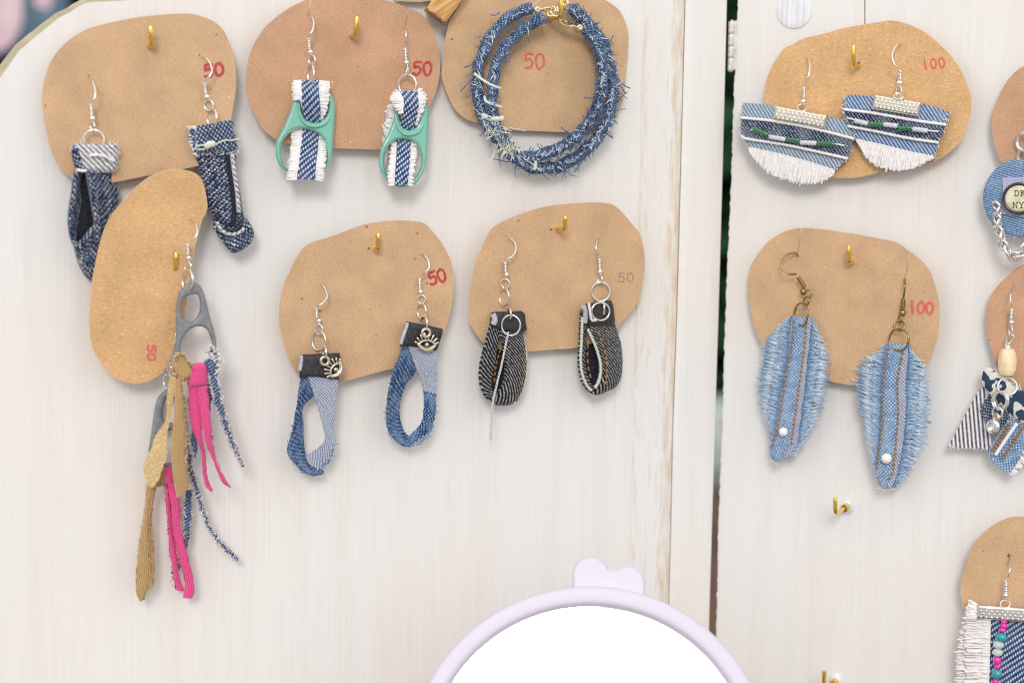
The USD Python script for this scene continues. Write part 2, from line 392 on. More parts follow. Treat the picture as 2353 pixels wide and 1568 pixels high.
def denim(name, dark, light, pu=.42, pv=1.6, shift=.27, duty=.42, fleck=.8, fade=.3, pale=None, rot=0.0, rough=.9, seed=0.0, gap=.04, wander=.45, fs=1.5):
    """twill: dashes of light weft on dark warp, each column of dashes shifted against the next; sizes in mm"""
    n = {'tc': ('texture_coordinate', {}), 'm': ('mapping', {'rotation': (0, 0, rot), 'location': (seed, seed * 1.7, 0)}),
         'wn': ('noise_texture', {'scale': .9, 'detail': 2.0}), 'wo': ('vector_math', {'vector_math_type': 'multiply_add', 'math_type': 'multiply_add', 'vector2': (wander, wander, 0)}),
         's': ('separate_xyz', {}),
         'cu': ('math', {'math_type': 'divide', 'value2': pu}), 'fl': ('math', {'math_type': 'floor'}), 'sh': ('math', {'math_type': 'multiply', 'value2': shift}),
         'fu': ('math', {'math_type': 'fraction'}),
         'cv': ('math', {'math_type': 'divide', 'value2': pv}), 'ad': ('math', {'math_type': 'add'}), 'fr': ('math', {'math_type': 'fraction'}),
         'pp': ('math', {'math_type': 'pingpong', 'value2': .5}), 'pu': ('math', {'math_type': 'pingpong', 'value2': .5}),
         'dash': ('map_range', {'from_min': duty * .5 + .09, 'from_max': duty * .5 - .09, 'clamp': True}),
         'gap': ('map_range', {'from_min': gap, 'from_max': gap + .16, 'clamp': True}),
         'mul': ('math', {'math_type': 'multiply'}),
         'fn': ('noise_texture', {'scale': fs, 'detail': 3.0, 'roughness': .7}), 'fm': ('map_range', {'from_min': .35, 'from_max': .62, 'to_min': 1 - fleck, 'to_max': 1.0, 'clamp': True}),
         'mul2': ('math', {'math_type': 'multiply'}),
         'ln': ('noise_texture', {'scale': .22, 'detail': 3.0}), 'lm': ('map_range', {'from_min': .42, 'from_max': .68, 'to_min': 0.0, 'to_max': fade, 'clamp': True}),
         'mx': ('mix', {'mix_type': 'mix', 'color1': dark, 'color2': light}), 'my': ('mix', {'mix_type': 'mix', 'color2': pale or light}),
         'b': ('bump', {'strength': .5, 'distance': .00025}),
         'p': ('principled_bsdf', {'roughness': rough, 'specular_ior_level': .15, 'sheen_weight': .25, 'sheen_roughness': .5, 'sheen_tint': (.8, .85, 1)})}
    l = [('tc.UV', 'm.vector'), ('m.vector', 'wn.vector'), ('wn.color', 'wo.vector1'), ('m.vector', 'wo.vector3'), ('wo.vector', 's.vector'),
         ('s.x', 'cu.value1'), ('cu.value', 'fl.value1'), ('fl.value', 'sh.value1'), ('cu.value', 'fu.value1'), ('fu.value', 'pu.value1'), ('pu.value', 'gap.value'),
         ('s.y', 'cv.value1'), ('cv.value', 'ad.value1'), ('sh.value', 'ad.value2'), ('ad.value', 'fr.value1'), ('fr.value', 'pp.value1'), ('pp.value', 'dash.value'),
         ('dash.result', 'mul.value1'), ('gap.result', 'mul.value2'), ('m.vector', 'fn.vector'), ('fn.fac', 'fm.value'), ('mul.value', 'mul2.value1'), ('fm.result', 'mul2.value2'),
         ('mul2.value', 'mx.fac'), ('m.vector', 'ln.vector'), ('ln.fac', 'lm.value'), ('mx.color', 'my.color1'), ('lm.result', 'my.fac'), ('my.color', 'p.base_color'),
         ('mul2.value', 'b.height'), ('b.normal', 'p.normal')]
    del n['wo'][1]['vector_math_type']
    return mat(name, n, l)
def ribbed(name, c0, c1, period=.5, rot=0.0, rough=.95):
    """corduroy: ribs along the strip"""
    n = {'tc': ('texture_coordinate', {}), 'm': ('mapping', {'rotation': (0, 0, rot)}), 's': ('separate_xyz', {}),
         'wn': ('noise_texture', {'scale': 1.2, 'detail': 3.0, 'roughness': .7}),
         'd': ('math', {'math_type': 'multiply', 'value2': 2 * math.pi / period}), 'si': ('math', {'math_type': 'sine'}), 'mr': ('map_range', {'from_min': -1, 'from_max': 1}),
         'mm': ('mix_float', {'fac': .45}), 'r': ('rgb_ramp', {'ramp': [(.2, c0), (.75, c1)]}),
         'b': ('bump', {'strength': .6, 'distance': .0003}),
         'p': ('principled_bsdf', {'roughness': rough, 'specular_ior_level': .1, 'sheen_weight': .3})}
    l = [('tc.UV', 'm.vector'), ('m.vector', 's.vector'), ('m.vector', 'wn.vector'), ('s.x', 'd.value1'), ('d.value', 'si.value1'), ('si.value', 'mr.value'),
         ('mr.result', 'mm.a'), ('wn.fac', 'mm.b'), ('mm.result', 'r.fac'), ('r.color', 'p.base_color'), ('mr.result', 'b.height'), ('b.normal', 'p.normal')]
    return mat(name, n, l)
def painted_wood(name, wear=.0, wear_scale=(.25, .03), warm=1.0, width=None):
    """brushed white paint over wood: fine upright streaks, tan where it is worn (at the plank's edges if width is given)"""
    n = {'tc': ('texture_coordinate', {}),
         'm1': ('mapping', {'scale': (1.7, .03, 1)}), 'n1': ('noise_texture', {'scale': 1.0, 'detail': 5.0, 'roughness': .65}),
         'm2': ('mapping', {'scale': (.16, .006, 1)}), 'n2': ('noise_texture', {'scale': 1.0, 'detail': 4.0, 'roughness': .6}),
         'm3': ('mapping', {'scale': (wear_scale[0], wear_scale[1], 1)}), 'n3': ('noise_texture', {'scale': 1.0, 'detail': 6.0, 'roughness': .7, 'distortion': .3}),
         'n4': ('noise_texture', {'scale': .012, 'detail': 2.0}), 'n5': ('noise_texture', {'scale': .09, 'detail': 0.0}),
         'r1': ('rgb_ramp', {'ramp': [(.25, (.752, .73, .708)), (.5, (.792, .776, .758)), (.75, (.815, .803, .79))]}),
         'r2': ('rgb_ramp', {'ramp': [(.3, (.975, .958, .94)), (.55, (1, 1, 1)), (.8, (1.015, 1.015, 1.015))]}),
         'r4': ('rgb_ramp', {'ramp': [(.36, (1.01, .975, .945)), (.62, (.985, .995, 1.005))]}),
         'r5': ('rgb_ramp', {'ramp': [(.085, (.45, .36, .3)), (.092, (1, 1, 1))]}),
         'a': ('mix', {'mix_type': 'multiply', 'fac': 1.0}), 'c': ('mix', {'mix_type': 'multiply', 'fac': 1.0}), 'e': ('mix', {'mix_type': 'multiply', 'fac': 1.0}),
         'w': ('mix', {'mix_type': 'mix', 'color2': (.60, .42, .24)}),
         'b': ('bump', {'strength': .22, 'distance': .0003}), 'p': ('principled_bsdf', {'roughness': .55, 'specular_ior_level': .35})}
    l = [('tc.UV', 'm1.vector'), ('m1.vector', 'n1.vector'), ('tc.UV', 'm2.vector'), ('m2.vector', 'n2.vector'), ('tc.UV', 'm3.vector'), ('m3.vector', 'n3.vector'), ('tc.UV', 'n4.vector'), ('tc.UV', 'n5.vector'),
         ('n1.fac', 'r1.fac'), ('n2.fac', 'r2.fac'), ('n4.fac', 'r4.fac'), ('n5.fac', 'r5.fac'), ('r1.color', 'a.color1'), ('r2.color', 'a.color2'), ('a.color', 'c.color1'), ('r4.color', 'c.color2'), ('c.color', 'e.color1'), ('r5.color', 'e.color2'), ('e.color', 'w.color1'),
         ('w.color', 'p.base_color'), ('n1.fac', 'b.height'), ('b.normal', 'p.normal')]
    if width:
        # wear is likeliest along both long edges of the plank; UV.x runs from 0 to width
        n['s'] = ('separate_xyz', {}); n['er'] = ('rgb_ramp', {'ramp': [(0, (.10,) * 3), (.12, (.075,) * 3), (.22, (.02,) * 3), (.35, (-.02 + .02,) * 3), (.70, (0,) * 3), (.84, (.05,) * 3), (.92, (.15,) * 3), (1, (.17,) * 3)]})
        n['sx'] = ('math', {'math_type': 'divide', 'value2': width}); n['sum'] = ('math', {'math_type': 'add'}); n['wr'] = ('map_range', {'from_min': .55, 'from_max': .80, 'to_max': .66, 'clamp': True})
        l += [('tc.UV', 's.vector'), ('s.x', 'sx.value1'), ('sx.value', 'er.fac'), ('er.color', 'sum.value1'), ('n3.fac', 'sum.value2'), ('sum.value', 'wr.value'), ('wr.result', 'w.fac')]
    else:
        n['wr'] = ('map_range', {'from_min': .78 - wear, 'from_max': .9 - wear, 'to_max': .6, 'clamp': True})
        l += [('n3.fac', 'wr.value'), ('wr.result', 'w.fac')]
    return mat(name, n, l)

M = {}
M['board'] = painted_wood('white_board_paint', wear=.02)
M['plank'] = painted_wood('white_plank_paint', wear=.03, wear_scale=(.12, .02))
M['worn'] = painted_wood('worn_white_paint', width=10.5, wear_scale=(.7, .09))
M['edge'] = speckled('sawn_plywood_edge', lin(166, 152, 122), lin(192, 178, 146), (.12, .12))
M['kraft'] = kraft('kraft_card', lin(204, 169, 132), lin(160, 122, 88), lin(222, 194, 162))
M['kraft_red'] = kraft('reddish_kraft_card', lin(199, 157, 126), lin(156, 112, 82), lin(214, 180, 150))
M['kraft_gold'] = kraft('golden_kraft_card', lin(214, 172, 124), lin(198, 150, 98), lin(230, 198, 152), fibre=.42, spots=False)
M['card_core'] = speckled('card_core', lin(205, 180, 150), lin(235, 222, 205), (2, 2))
M['ink_red'] = speckled('red_marker_ink', lin(172, 52, 58), lin(196, 88, 84), (1.2, 1.2))
M['ink_pale'] = speckled('pale_red_marker_ink', lin(206, 96, 92), lin(214, 120, 104), (1.2, 1.2))
M['ink_violet'] = speckled('violet_pencil', lin(120, 96, 112), lin(160, 130, 130), (2, 2))
M['brass'] = plain('brass', (.88, .60, .14), .13, 1.0)
M['silver'] = plain('silver', (.90, .88, .85), .14, 1.0)
M['silver_satin'] = plain('satin_silver', (.88, .86, .83), .28, 1.0)
M['pale_gold'] = plain('pale_gold', (.84, .74, .50), .2, 1.0)
M['clamp_gold'] = plain('champagne_clamp', (.86, .79, .66), .22, 1.0)
M['bronze'] = plain('antique_bronze', (.36, .25, .12), .33, 1.0)
M['nickel'] = plain('tarnished_charm', (.66, .60, .48), .26, 1.0)
M['white_thread'] = speckled('white_thread', lin(224, 218, 217), lin(250, 248, 248), (1, 3), .95)
M['cream_thread'] = speckled('cream_thread', lin(196, 200, 186), lin(234, 234, 220), (1, 3), .95)
M['blue_thread'] = speckled('blue_thread', lin(44, 70, 108), lin(126, 152, 184), (.8, .8), .95)
M['pale_blue_thread'] = speckled('pale_blue_thread', lin(104, 146, 190), lin(214, 228, 240), (.3, .3), .95, .38, .58)
M['sky_thread'] = speckled('frayed_blue_thread', lin(84, 128, 176), lin(184, 206, 226), (.5, .5), .95)
M['frost_thread'] = speckled('frosted_thread', lin(172, 190, 212), lin(232, 238, 244), (.5, .5), .95)
M['orange_thread'] = plain('orange_thread', lin(158, 112, 62), .8)
DG = dict(pu=.28, gap=-.4)   # continuous diagonal lines
M['indigo'] = denim('indigo_denim', lin(16, 30, 64), lin(226, 230, 236), .55, 1.5, .40, .36, 1.0, .30, lin(96, 116, 150), wander=1.5, fs=.45)
M['indigo_cuff'] = denim('indigo_cuff_denim', lin(24, 50, 86), lin(222, 228, 232), .55, 1.5, .45, .36, .9, .2, lin(96, 126, 156), wander=.6, fs=.9)
M['indigo_back'] = denim('indigo_reverse_denim', lin(18, 28, 60), lin(238, 236, 236), pv=1.5, shift=.19, duty=.70, fleck=.5, fade=.1, pale=lin(232, 230, 232), wander=.5, **DG)
M['twill'] = denim('blue_twill', lin(32, 62, 110), lin(222, 228, 236), .58, 1.8, -.31, .40, .5, .08, wander=.25)
M['tassel'] = denim('tassel_denim', lin(40, 68, 112), lin(196, 208, 222), .40, 1.0, -.3, .40, .8, .25, lin(110, 134, 168), wander=.7)
M['tan_nap'] = plain('tan_nap_thread', lin(228, 202, 156), .95)
M['wrap'] = denim('wrapped_denim', lin(30, 56, 94), lin(170, 190, 212), .45, 1.0, .4, .38, .95, .5, lin(118, 144, 178), fs=.8)
M['blue_loop'] = denim('mid_blue_denim', lin(26, 60, 104), lin(168, 190, 214), .5, 1.3, .4, .34, 1.0, .55, lin(134, 156, 186), wander=.8, fs=.6)
M['pale_back'] = denim('pale_reverse_denim', lin(84, 96, 130), lin(200, 204, 216), pv=1.0, shift=.28, duty=.66, fleck=.5, fade=.45, pale=lin(180, 186, 204), **DG)
M['black_twill'] = denim('black_twill', lin(20, 21, 27), lin(206, 206, 204), pv=1.3, shift=.21, duty=.30, fleck=.95, fade=.0, wander=.4, fs=1.1, **DG)
M['black_inside'] = speckled('black_denim_inside', lin(16, 16, 24), lin(44, 44, 56), (1, 1), .95)
M['twill_pale'] = denim('washed_twill', lin(88, 116, 146), lin(198, 208, 214), pv=1.25, shift=.22, duty=.54, fleck=.4, fade=.25, pale=lin(166, 184, 200), wander=.3, **DG)
M['twill_mid'] = denim('mid_wash_twill', lin(64, 98, 146), lin(196, 208, 222), pv=1.2, shift=.22, duty=.46, fleck=.5, fade=.15, wander=.3, **DG)
M['navy'] = denim('navy_denim', lin(24, 42, 76), lin(206, 214, 222), .5, 1.1, .4, .36, .97, .15, wander=.8)
M['spine'] = denim('light_blue_denim', lin(84, 122, 166), lin(216, 228, 238), .52, 1.1, .5, .48, .85, .35, lin(176, 198, 218), fs=.6, wander=.6)
M['disc'] = denim('faded_blue_denim', lin(72, 108, 152), lin(184, 204, 222), pv=.9, shift=.3, duty=.42, fleck=.8, fade=.2, wander=.4, **DG)
M['lilac_twill'] = denim('lilac_twill', lin(148, 146, 186), lin(206, 204, 228), pv=.9, shift=.3, duty=.5, fleck=.3, fade=.2, **DG)
M['striped'] = ribbed('white_navy_stripe', lin(34, 40, 66), lin(236, 232, 234), 1.15, 0.0)
M['tan'] = ribbed('tan_corduroy', lin(166, 132, 84), lin(200, 168, 118), .52)
M['tan_back'] = speckled('tan_reverse', lin(188, 156, 106), lin(222, 196, 150), (1.1, 1.6), .95)
M['pink'] = ribbed('pink_corduroy', lin(222, 54, 126), lin(238, 100, 158), .52)
M['leather'] = speckled('black_leather', lin(26, 25, 28), lin(62, 60, 62), (1.6, .5), .42, bump=.4)
M['leather_cut'] = speckled('leather_cut_edge', lin(150, 146, 160), lin(206, 204, 214), (2, 2))
M['green'] = plain('green_enamel', lin(126, 190, 172), .28, coat_weight=.5, coat_roughness=.15)
M['grey'] = speckled('grey_enamel', lin(118, 120, 124), lin(138, 140, 144), (.6, .6), .42)
M['bead_green'] = plain('green_bugle_glass', lin(30, 106, 56), .12, coat_weight=1.0)
M['bead_clear'] = plain('pearly_bugle_glass', (.82, .82, .88), .12, transmission_weight=.35, coat_weight=1.0, thin_film_thickness=380.0)
M['bead_pink'] = plain('pink_seed_bead', lin(236, 36, 168), .15, coat_weight=.6)
M['bead_teal'] = plain('teal_seed_bead', lin(38, 150, 160), .15, coat_weight=.6)
M['bead_ice'] = plain('clear_seed_bead', (.80, .88, .84), .12, transmission_weight=.5, coat_weight=.8, thin_film_thickness=420.0)
M['pearl'] = plain('pearl', lin(240, 236, 230), .2, coat_weight=.8)
M['wood_bead'] = speckled('pale_wood_bead', lin(226, 200, 160), lin(242, 224, 190), (.5, .12), .45)
M['crystal'] = plain('crystal', (.9, .9, .92), .03, transmission_weight=.8)
M['lilac'] = plain('lilac_plastic', lin(211, 204, 219), .5)
M['mirror'] = plain('mirror_glass', (.97, .97, .98), .01, 1.0)
M['button'] = speckled('button_face', lin(196, 190, 158), lin(226, 220, 190), (.4, .4), .25)
M['rim'] = plain('dark_button_rim', (.10, .09, .08), .3, 1.0)
M['print'] = plain('black_print', lin(48, 46, 40), .5)
M['print_grey'] = plain('grey_print', lin(150, 148, 128), .5)
M['peg'] = speckled('peg_wood', lin(186, 134, 70), lin(224, 182, 118), (1.2, .08), .6)
M['peg_end'] = speckled('peg_end_grain', lin(100, 76, 52), lin(140, 112, 80), (2, 2))
M['plug'] = speckled('grey_white_filler', lin(206, 208, 214), lin(238, 238, 240), (.9, .05), .5)
M['floral'] = speckled('floral_print_cloth', lin(40, 62, 88), lin(214, 214, 204), (.32, .32), .9, .50, .53, detail=1.0)
M['hinge'] = speckled('white_painted_metal', lin(196, 192, 186), lin(236, 235, 234), (.5, .35), .35, metallic=.25)
M['table'] = speckled('brown_table_wood', lin(84, 62, 50), lin(122, 94, 76), (.08, .004), .7)
M['bg_green'] = speckled('dark_green_foliage', (.014, .078, .028), (.026, .105, .038), (.02, .02), .95)
M['bg_blue'] = speckled('blue_garment_cloth', lin(96, 136, 166), lin(160, 190, 208), (.02, .02), .95)
M['bg_pink'] = speckled('pink_garment_cloth', lin(196, 164, 176), lin(220, 196, 202), (.02, .02), .95)
M['bg_navy'] = speckled('dark_garment_cloth', lin(26, 30, 48), lin(50, 58, 82), (.03, .03), .95)
M['bg_cream'] = speckled('cream_cloth', lin(216, 202, 166), lin(236, 226, 196), (.02, .02), .95)
M['bg_grey'] = speckled('grey_cloth', lin(140, 152, 146), lin(186, 192, 196), (.04, .04), .95)

# ------------------------------------------------------------------ the panels
def seg_line(pts):
    return [tuple(p) for p in pts]
step1 = [(1483, -120), (1480, 0), (1472, 396), (1462, 710), (1450, 1166), (1441, 1568), (1430, 2050)]
step2 = [(1576, -120), (1573, 0), (1566, 264), (1562, 414), (1554, 710), (1544, 1000), (1540, 1208), (1536, 1360), (1530, 1568), (1517, 2050)]
gapL = [(1674, -120), (1671, 0), (1665, 238), (1661, 396), (1652, 710), (1644, 959), (1638, 1166), (1632, 1360), (1626, 1568), (1612, 2050)]
gapR = [(1699, -120), (1695, 0), (1687, 185), (1680, 396), (1667, 710), (1658, 1000), (1650, 1208), (1647, 1360), (1641, 1568), (1628, 2050)]
corner = [(-34, 420), (-28, 300), (-14, 215), (0, 179.5), (20, 151), (45, 116), (75, 90.5), (106, 65), (136, 41), (161, 29), (173, 20), (193, 9), (211, 5.3), (296, 1.5), (420, -8), (700, -22), (1000, -32), (1483, -40)]
lp = Thing('display_panel', LEFT, (600, 784, 0), 'white-washed wooden panel with a rounded corner, on the left of the dark gap', 'panel', 'hinged display panels')
main_poly = Polygon([(-60, 2050), (-50, 1200)] + corner + step1[1:]).buffer(0)
BT = 14.0
lp.part('board', sheet(LEFT, main_poly, 0.0, .9, 40), M['board'])
back_poly = Polygon([(-80, 2050), (-70, 1200), (-50, 420), (-44, 300), (-30, 206), (-18, 172), (4, 140), (29, 106), (60, 78), (92, 53), (124, 30), (152, 16), (166, 9), (190, 1), (211, -1), (296, -3), (420, -12), (700, -27), (1000, -37), (1483, -45)] + step1[1:]).buffer(0)
def loft(fr, p0, w0, p1, w1):
    """solid between two outlines with the same number of corners"""
    a, b = np.asarray(p0, float), np.asarray(p1, float)
    F, K = fr.at(a[:, 0], a[:, 1], w0), fr.at(b[:, 0], b[:, 1], w1)
    m = len(F); j = np.arange(m); jn = (j + 1) % m
    V = np.vstack([F, K]); T = np.vstack([np.stack([j, m + j, jn], 1), np.stack([jn, m + j, m + jn], 1)])
    return V, T, V[:, :2] * 1e3
cf = [(-60, 2050), (-50, 1200)] + corner
bf = [(x - 22 if x < 0 else x - 13 * max(0, 1 - x / 420.0), y - 12 * max(0., 1 - x / 900.) if y < 300 else y) for x, y in cf]
lp.part('plywood_edge', loft(LEFT, cf, -.9, bf, -BT), M['edge'])
worn_poly = Polygon(step1 + step2[::-1]).buffer(0)
g = sheet(LEFT, worn_poly, .25, BT, 26)
lx = np.interp(g[0][:, 1], *(lambda q: (q[:, 1][::-1], q[:, 0][::-1]))(LEFT.pts([(x, y, 0) for x, y in step1])))
g[2][:, 0] = g[0][:, 0] * 1e3 - lx * 1e3
lp.part('batten', g, M['worn'], label='batten strip with paint worn to tan along its edges')
plank_poly = Polygon(step2 + gapL[::-1]).buffer(0)
lp.part('edge_plank', sheet(LEFT, plank_poly.buffer(-1.5), 1.3, BT + 1, 13, dome=(.7, 5)), M['plank'])
lp.part('backing', sheet(LEFT, Polygon([(120, 1800), (120, 200), (400, 60), (1440, 60), (1400, 1800)]), -1.2, BT - 1, 80), M['edge'])

rp = Thing('display_panel', RIGHTP, (2000, 784, 0), 'white-washed wooden panel with a ragged sawn edge, on the right of the dark gap', 'panel', 'hinged display panels')
gr = spline(np.array(gapR, float), 330)
rj = np.array(gr); rj[:, 0] += (meshkit.noise(np.c_[np.arange(330) * .8, np.zeros(330), np.zeros(330)], 4) - .5) * 3 + np.random.default_rng(3).normal(size=330) * .3
right_poly = Polygon(list(map(tuple, rj)) + [(2600, 2050), (2600, -120)]).buffer(0)
crack = Polygon([(1985.3, -20), (1987.6, -20), (1987.4, 60), (1989.5, 140), (1987.2, 140), (1985.5, 60)])
rp.part('board', sheet(RIGHTP, right_poly.difference(crack), 0.0, BT, 30), M['board'])
rp.part('backing', sheet(RIGHTP, Polygon([(1930, -60), (2050, -60), (2050, 200), (1930, 200)]), -.8, 6, 60), M['peg_end'], label='dark wood inside the crack')
px, py = cD.pt(567, 80)
pg = [(px + 40 * math.cos(t), py + 42 * math.sin(t)) for t in np.linspace(0, 2 * np.pi, 48, endpoint=False)]
rp.part('wood_plug', sheet(RIGHTP, Polygon(pg), .35, .3, 9, dome=(.35, 4)), M['plug'], label='round grey-white filled knot')

# hinge
hg = Thing('hinge', RIGHTP, (1682, 105, 0), 'small white-painted metal hinge bridging the gap between the two panels', 'hinge')
for i, (y0, y1) in enumerate([(50, 77), (79, 105), (107, 132), (134, 163)]):
    hg.part('knuckle', tube(RIGHTP, [(1681 - y0 * .02, y0, 1.2), (1681 - y1 * .02, y1, 1.2)], .85, 6, 14), M['hinge'])
hg.part('leaf', sheet(RIGHTP, [(1683, 49), (1694, 47), (1692, 160), (1681, 161)], .5, .7, 9), M['hinge'])
hg.part('pin', tube(RIGHTP, [(1681, 46, 1.2), (1678, 166, 1.2)], .45, 4, 8), M['brass'])

# ------------------------------------------------------------------ what is behind
single('table', BACK, np.array([0, 0, 0.]), (lambda V: (V, np.array([[0, 1, 2], [0, 2, 3], [4, 6, 5], [4, 7, 6], [0, 4, 5], [0, 5, 1], [1, 5, 6], [1, 6, 2], [2, 6, 7], [2, 7, 3], [3, 7, 4], [3, 4, 0]]), V[:, [0, 2]] * 1e3))(
    np.array([[-.6, -.20, .97], [.7, -.20, .97], [.7, -.20, .03], [-.6, -.20, .03], [-.6, -.24, .97], [.7, -.24, .97], [.7, -.24, .03], [-.6, -.24, .03]])),
    M['table'], 'brown wooden table under the panels, seen at the foot of the gap', 'table')
def cloth(poly, w, mt, name, label, category, fold=12.0, period=60.0, group=None):
    f = lambda x, y: w + fold * np.sin(x / period + y / 160.0) + fold * .5 * np.sin(x / period * 2.3 + 1)
    single(name, BACK, (poly[0][0], poly[0][1], w), sheet(BACK, smooth_poly(poly), f, 4, 16), mt, label, category, group)
cloth([(-160, -120), (40, -150), (52, 10), (48, 60), (30, 100), (0, 135), (-160, 140)], 40, M['bg_pink'], 'garment', 'blurred pale pink garment hanging at the far left behind the panels', 'garment', group='clothes hanging in the background')
cloth([(20, -150), (100, -160), (150, -120), (158, 20), (150, 260), (60, 330), (-40, 320), (-60, 150), (40, 90)], 0, M['bg_blue'], 'garment', 'blurred blue denim garment hanging behind the rounded corner', 'garment', group='clothes hanging in the background')
cloth([(70, -80), (125, -90), (118, 10), (98, 20), (78, 5)], 60, M['bg_pink'], 'garment', 'small blurred pink patch of cloth on the blue garment', 'garment', group='clothes hanging in the background', fold=5)
cloth([(-120, 150), (0, 120), (40, 90), (70, 110), (46, 140), (10, 180), (-120, 260)], 70, M['bg_navy'], 'garment', 'blurred dark navy garment below the pale pink one', 'garment', group='clothes hanging in the background', fold=6)
cloth([(180, 10), (225, 30), (150, 100), (90, 170), (70, 160), (120, 95)], 80, M['bg_navy'], 'garment', 'blurred dark fold of cloth along the rounded corner', 'garment', group='clothes hanging in the background', fold=6)
cloth([(-120, 175), (0, 166), (26, 172), (44, 200), (40, 320), (-120, 380)], 95, M['bg_cream'], 'garment', 'blurred cream cloth at the left edge below the blue garment', 'garment', group='clothes hanging in the background', fold=6)
def leafy(n, seed):
    g = np.random.default_rng(seed); V, T = [], []
    c = np.c_[g.uniform(-.75, 1.0, n), g.uniform(-.28, .75, n), g.normal(0, .05, n) - .25]
    for i in range(n):
        d = g.normal(size=(3, 3)) * .035
        V += [c[i] + d[0], c[i] + d[1], c[i] + d[2], c[i] + d[0] + d[1] - d[2]]; k = 4 * i
        T += [[k, k + 1, k + 2], [k, k + 1, k + 3]]
    V = np.array(V); return V, np.array(T), V[:, :2] * 1e3
bk = leafy(2600, 5)
bw = sheet(BACK, Polygon([(-1200, -1500), (3600, -1500), (3600, 1120), (-1200, 1120)]), -330, 20, 300)
single('hedge', BACK, np.array([0., 0, -.3]), join([bk, bw]), M['bg_green'], 'dark green hedge out of focus behind the gap between the panels', 'hedge', kind='stuff')
single('cloth_bundle', BACK, (1650, 1010, -60), sheet(BACK, smooth_poly([(1560, 1010), (1600, 930), (1655, 905), (1720, 930), (1780, 1040), (1770, 1110), (1560, 1110)]), -60, 30, 20, dome=(40, 60)), M['bg_grey'],
       'grey-green bundle out of focus low in the gap between the panels', 'bundle')

# ------------------------------------------------------------------ brass hooks
def hook(fr, elbow, tip, out, label, collar=False):
    """an L-shaped brass screw hook: straight out of the board, then up"""
    e = fr.at(*elbow, out); t = fr.at(*tip, out + .2)
    pth = [e * [1, 1, 0] + [0, 0, -.004], e * [1, 1, .35], e + [0, 0, -.0021]]
    d = (t - e) / np.linalg.norm(t - e)
    for a in np.linspace(0.15, 1, 5) * np.pi / 2:
        pth.append(e + [0, 0, -.0018] + np.array([0, 0, math.sin(a) * .0018]) + d * (1 - math.cos(a)) * .0018)
    pth += [e + d * .003, t]
    g = tube_at(np.array(pth), .00066, 14)
    if not collar:
        single('brass_hook', fr, (*elbow, out), g, M['brass'], label, 'hook', 'brass hooks in the panels')
    else:
        th = Thing('brass_hook', fr, (*elbow, out), label, 'hook', 'brass hooks in the panels')
        th.part('shank', g, M['brass'])
        b = e * [1, 1, 0]
        th.part('collar', tube_at(np.array([b + [0, 0, .0005], b + [0, 0, .0035]]), np.array([.0013, .0011]), 14), M['brass'])
        u = fr.at(elbow[0] + 10, elbow[1], 0) - fr.at(elbow[0], elbow[1], 0)
        g2 = ball(fr, 0, 0, 0, 1.0)
        v = (g2[0] - fr.at(0, 0, 0)); v = v / np.abs(v).max() * [.0022, .0024, .0012] + b
        th.part('paint_blob', (v, g2[1], v[:, :2] * 1e3), M['plug'], label='blob of white paint at the foot of the hook')
hook(LEFT, cA.pt(1320, 395), cA.pt(1308, 232), 9, 'brass hook through the sock earrings\' card, top left')
hook(LEFT, cB.pt(1080, 310), cB.pt(1088, 150), 9, 'brass hook through the card of the green tab earrings')
hook(LEFT, (1288.5, 40), (1288.5, -8), 12, 'brass hook holding the denim bracelet card')
hook(LEFT, cE.pt(855, 1010), cE.pt(858, 855), 9, 'brass hook through the kidney-shaped card')
hook(LEFT, cG.pt(597, 245), cG.pt(596, 152), 10, 'brass hook through the card of the eye charm earrings')
hook(LEFT, cH.pt(650, 225), cH.pt(650, 138), 13, 'brass hook through the card of the black loop earrings')
hook(RIGHTP, cD.pt(1028, 505), cD.pt(1030, 358), 10, 'brass hook through the card of the fringed half-moon earrings')
hook(RIGHTP, cI.pt(636, 245), cI.pt(637, 148), 9, 'brass hook through the card of the denim feather earrings')
hook(RIGHTP, (1918.5, 1180), (1918, 1142), 13, 'bare brass hook alone below the feather earrings', True)
hook(RIGHTP, (1893, 1590), (1893, 1540), 13, 'bare brass hook at the bottom edge of the picture', True)

# ------------------------------------------------------------------ cards
def plane_w(cx, cy, w0, gx=0.0, gy=0.0, curl=0.0):
    return lambda x, y: w0 + gx * (np.asarray(x) - cx) / 100 + gy * (np.asarray(y) - cy) / 100 + curl * (((np.asarray(x) - cx) / 200) ** 2 - .3)
GLYPH = {'5': [[(.92, .02), (.22, .04), (.16, .44), (.55, .36), (.86, .55), (.8, .86), (.45, 1.0), (.05, .92)]],
         '0': [[(.5, .0), (.12, .2), (.05, .55), (.25, .95), (.6, .98), (.92, .7), (.93, .3), (.7, .03), (.45, .0)]],
         '1': [[(.45, .0), (.5, .5), (.58, 1.0)]]}
def price(digits, x, y, cw, ch, gap, rot, pen):
    """hand-written digits: polygons in picture points"""
    out = []
    for i, dgt in enumerate(digits):
        for s in GLYPH[dgt]:
            q = spline(np.array(s), 30)
            q = q + (meshkit.noise(np.c_[q * 3, np.full(30, i)], i + int(x)) - .5)[:, None] * .06
            px, py = q[:, 0] * cw + i * (cw + gap), q[:, 1] * ch
            c, sn = math.cos(rot), math.sin(rot)
            out.append(LineString(np.c_[x + px * c - py * sn, y + px * sn + py * c]).buffer(pen / 2))
    return out
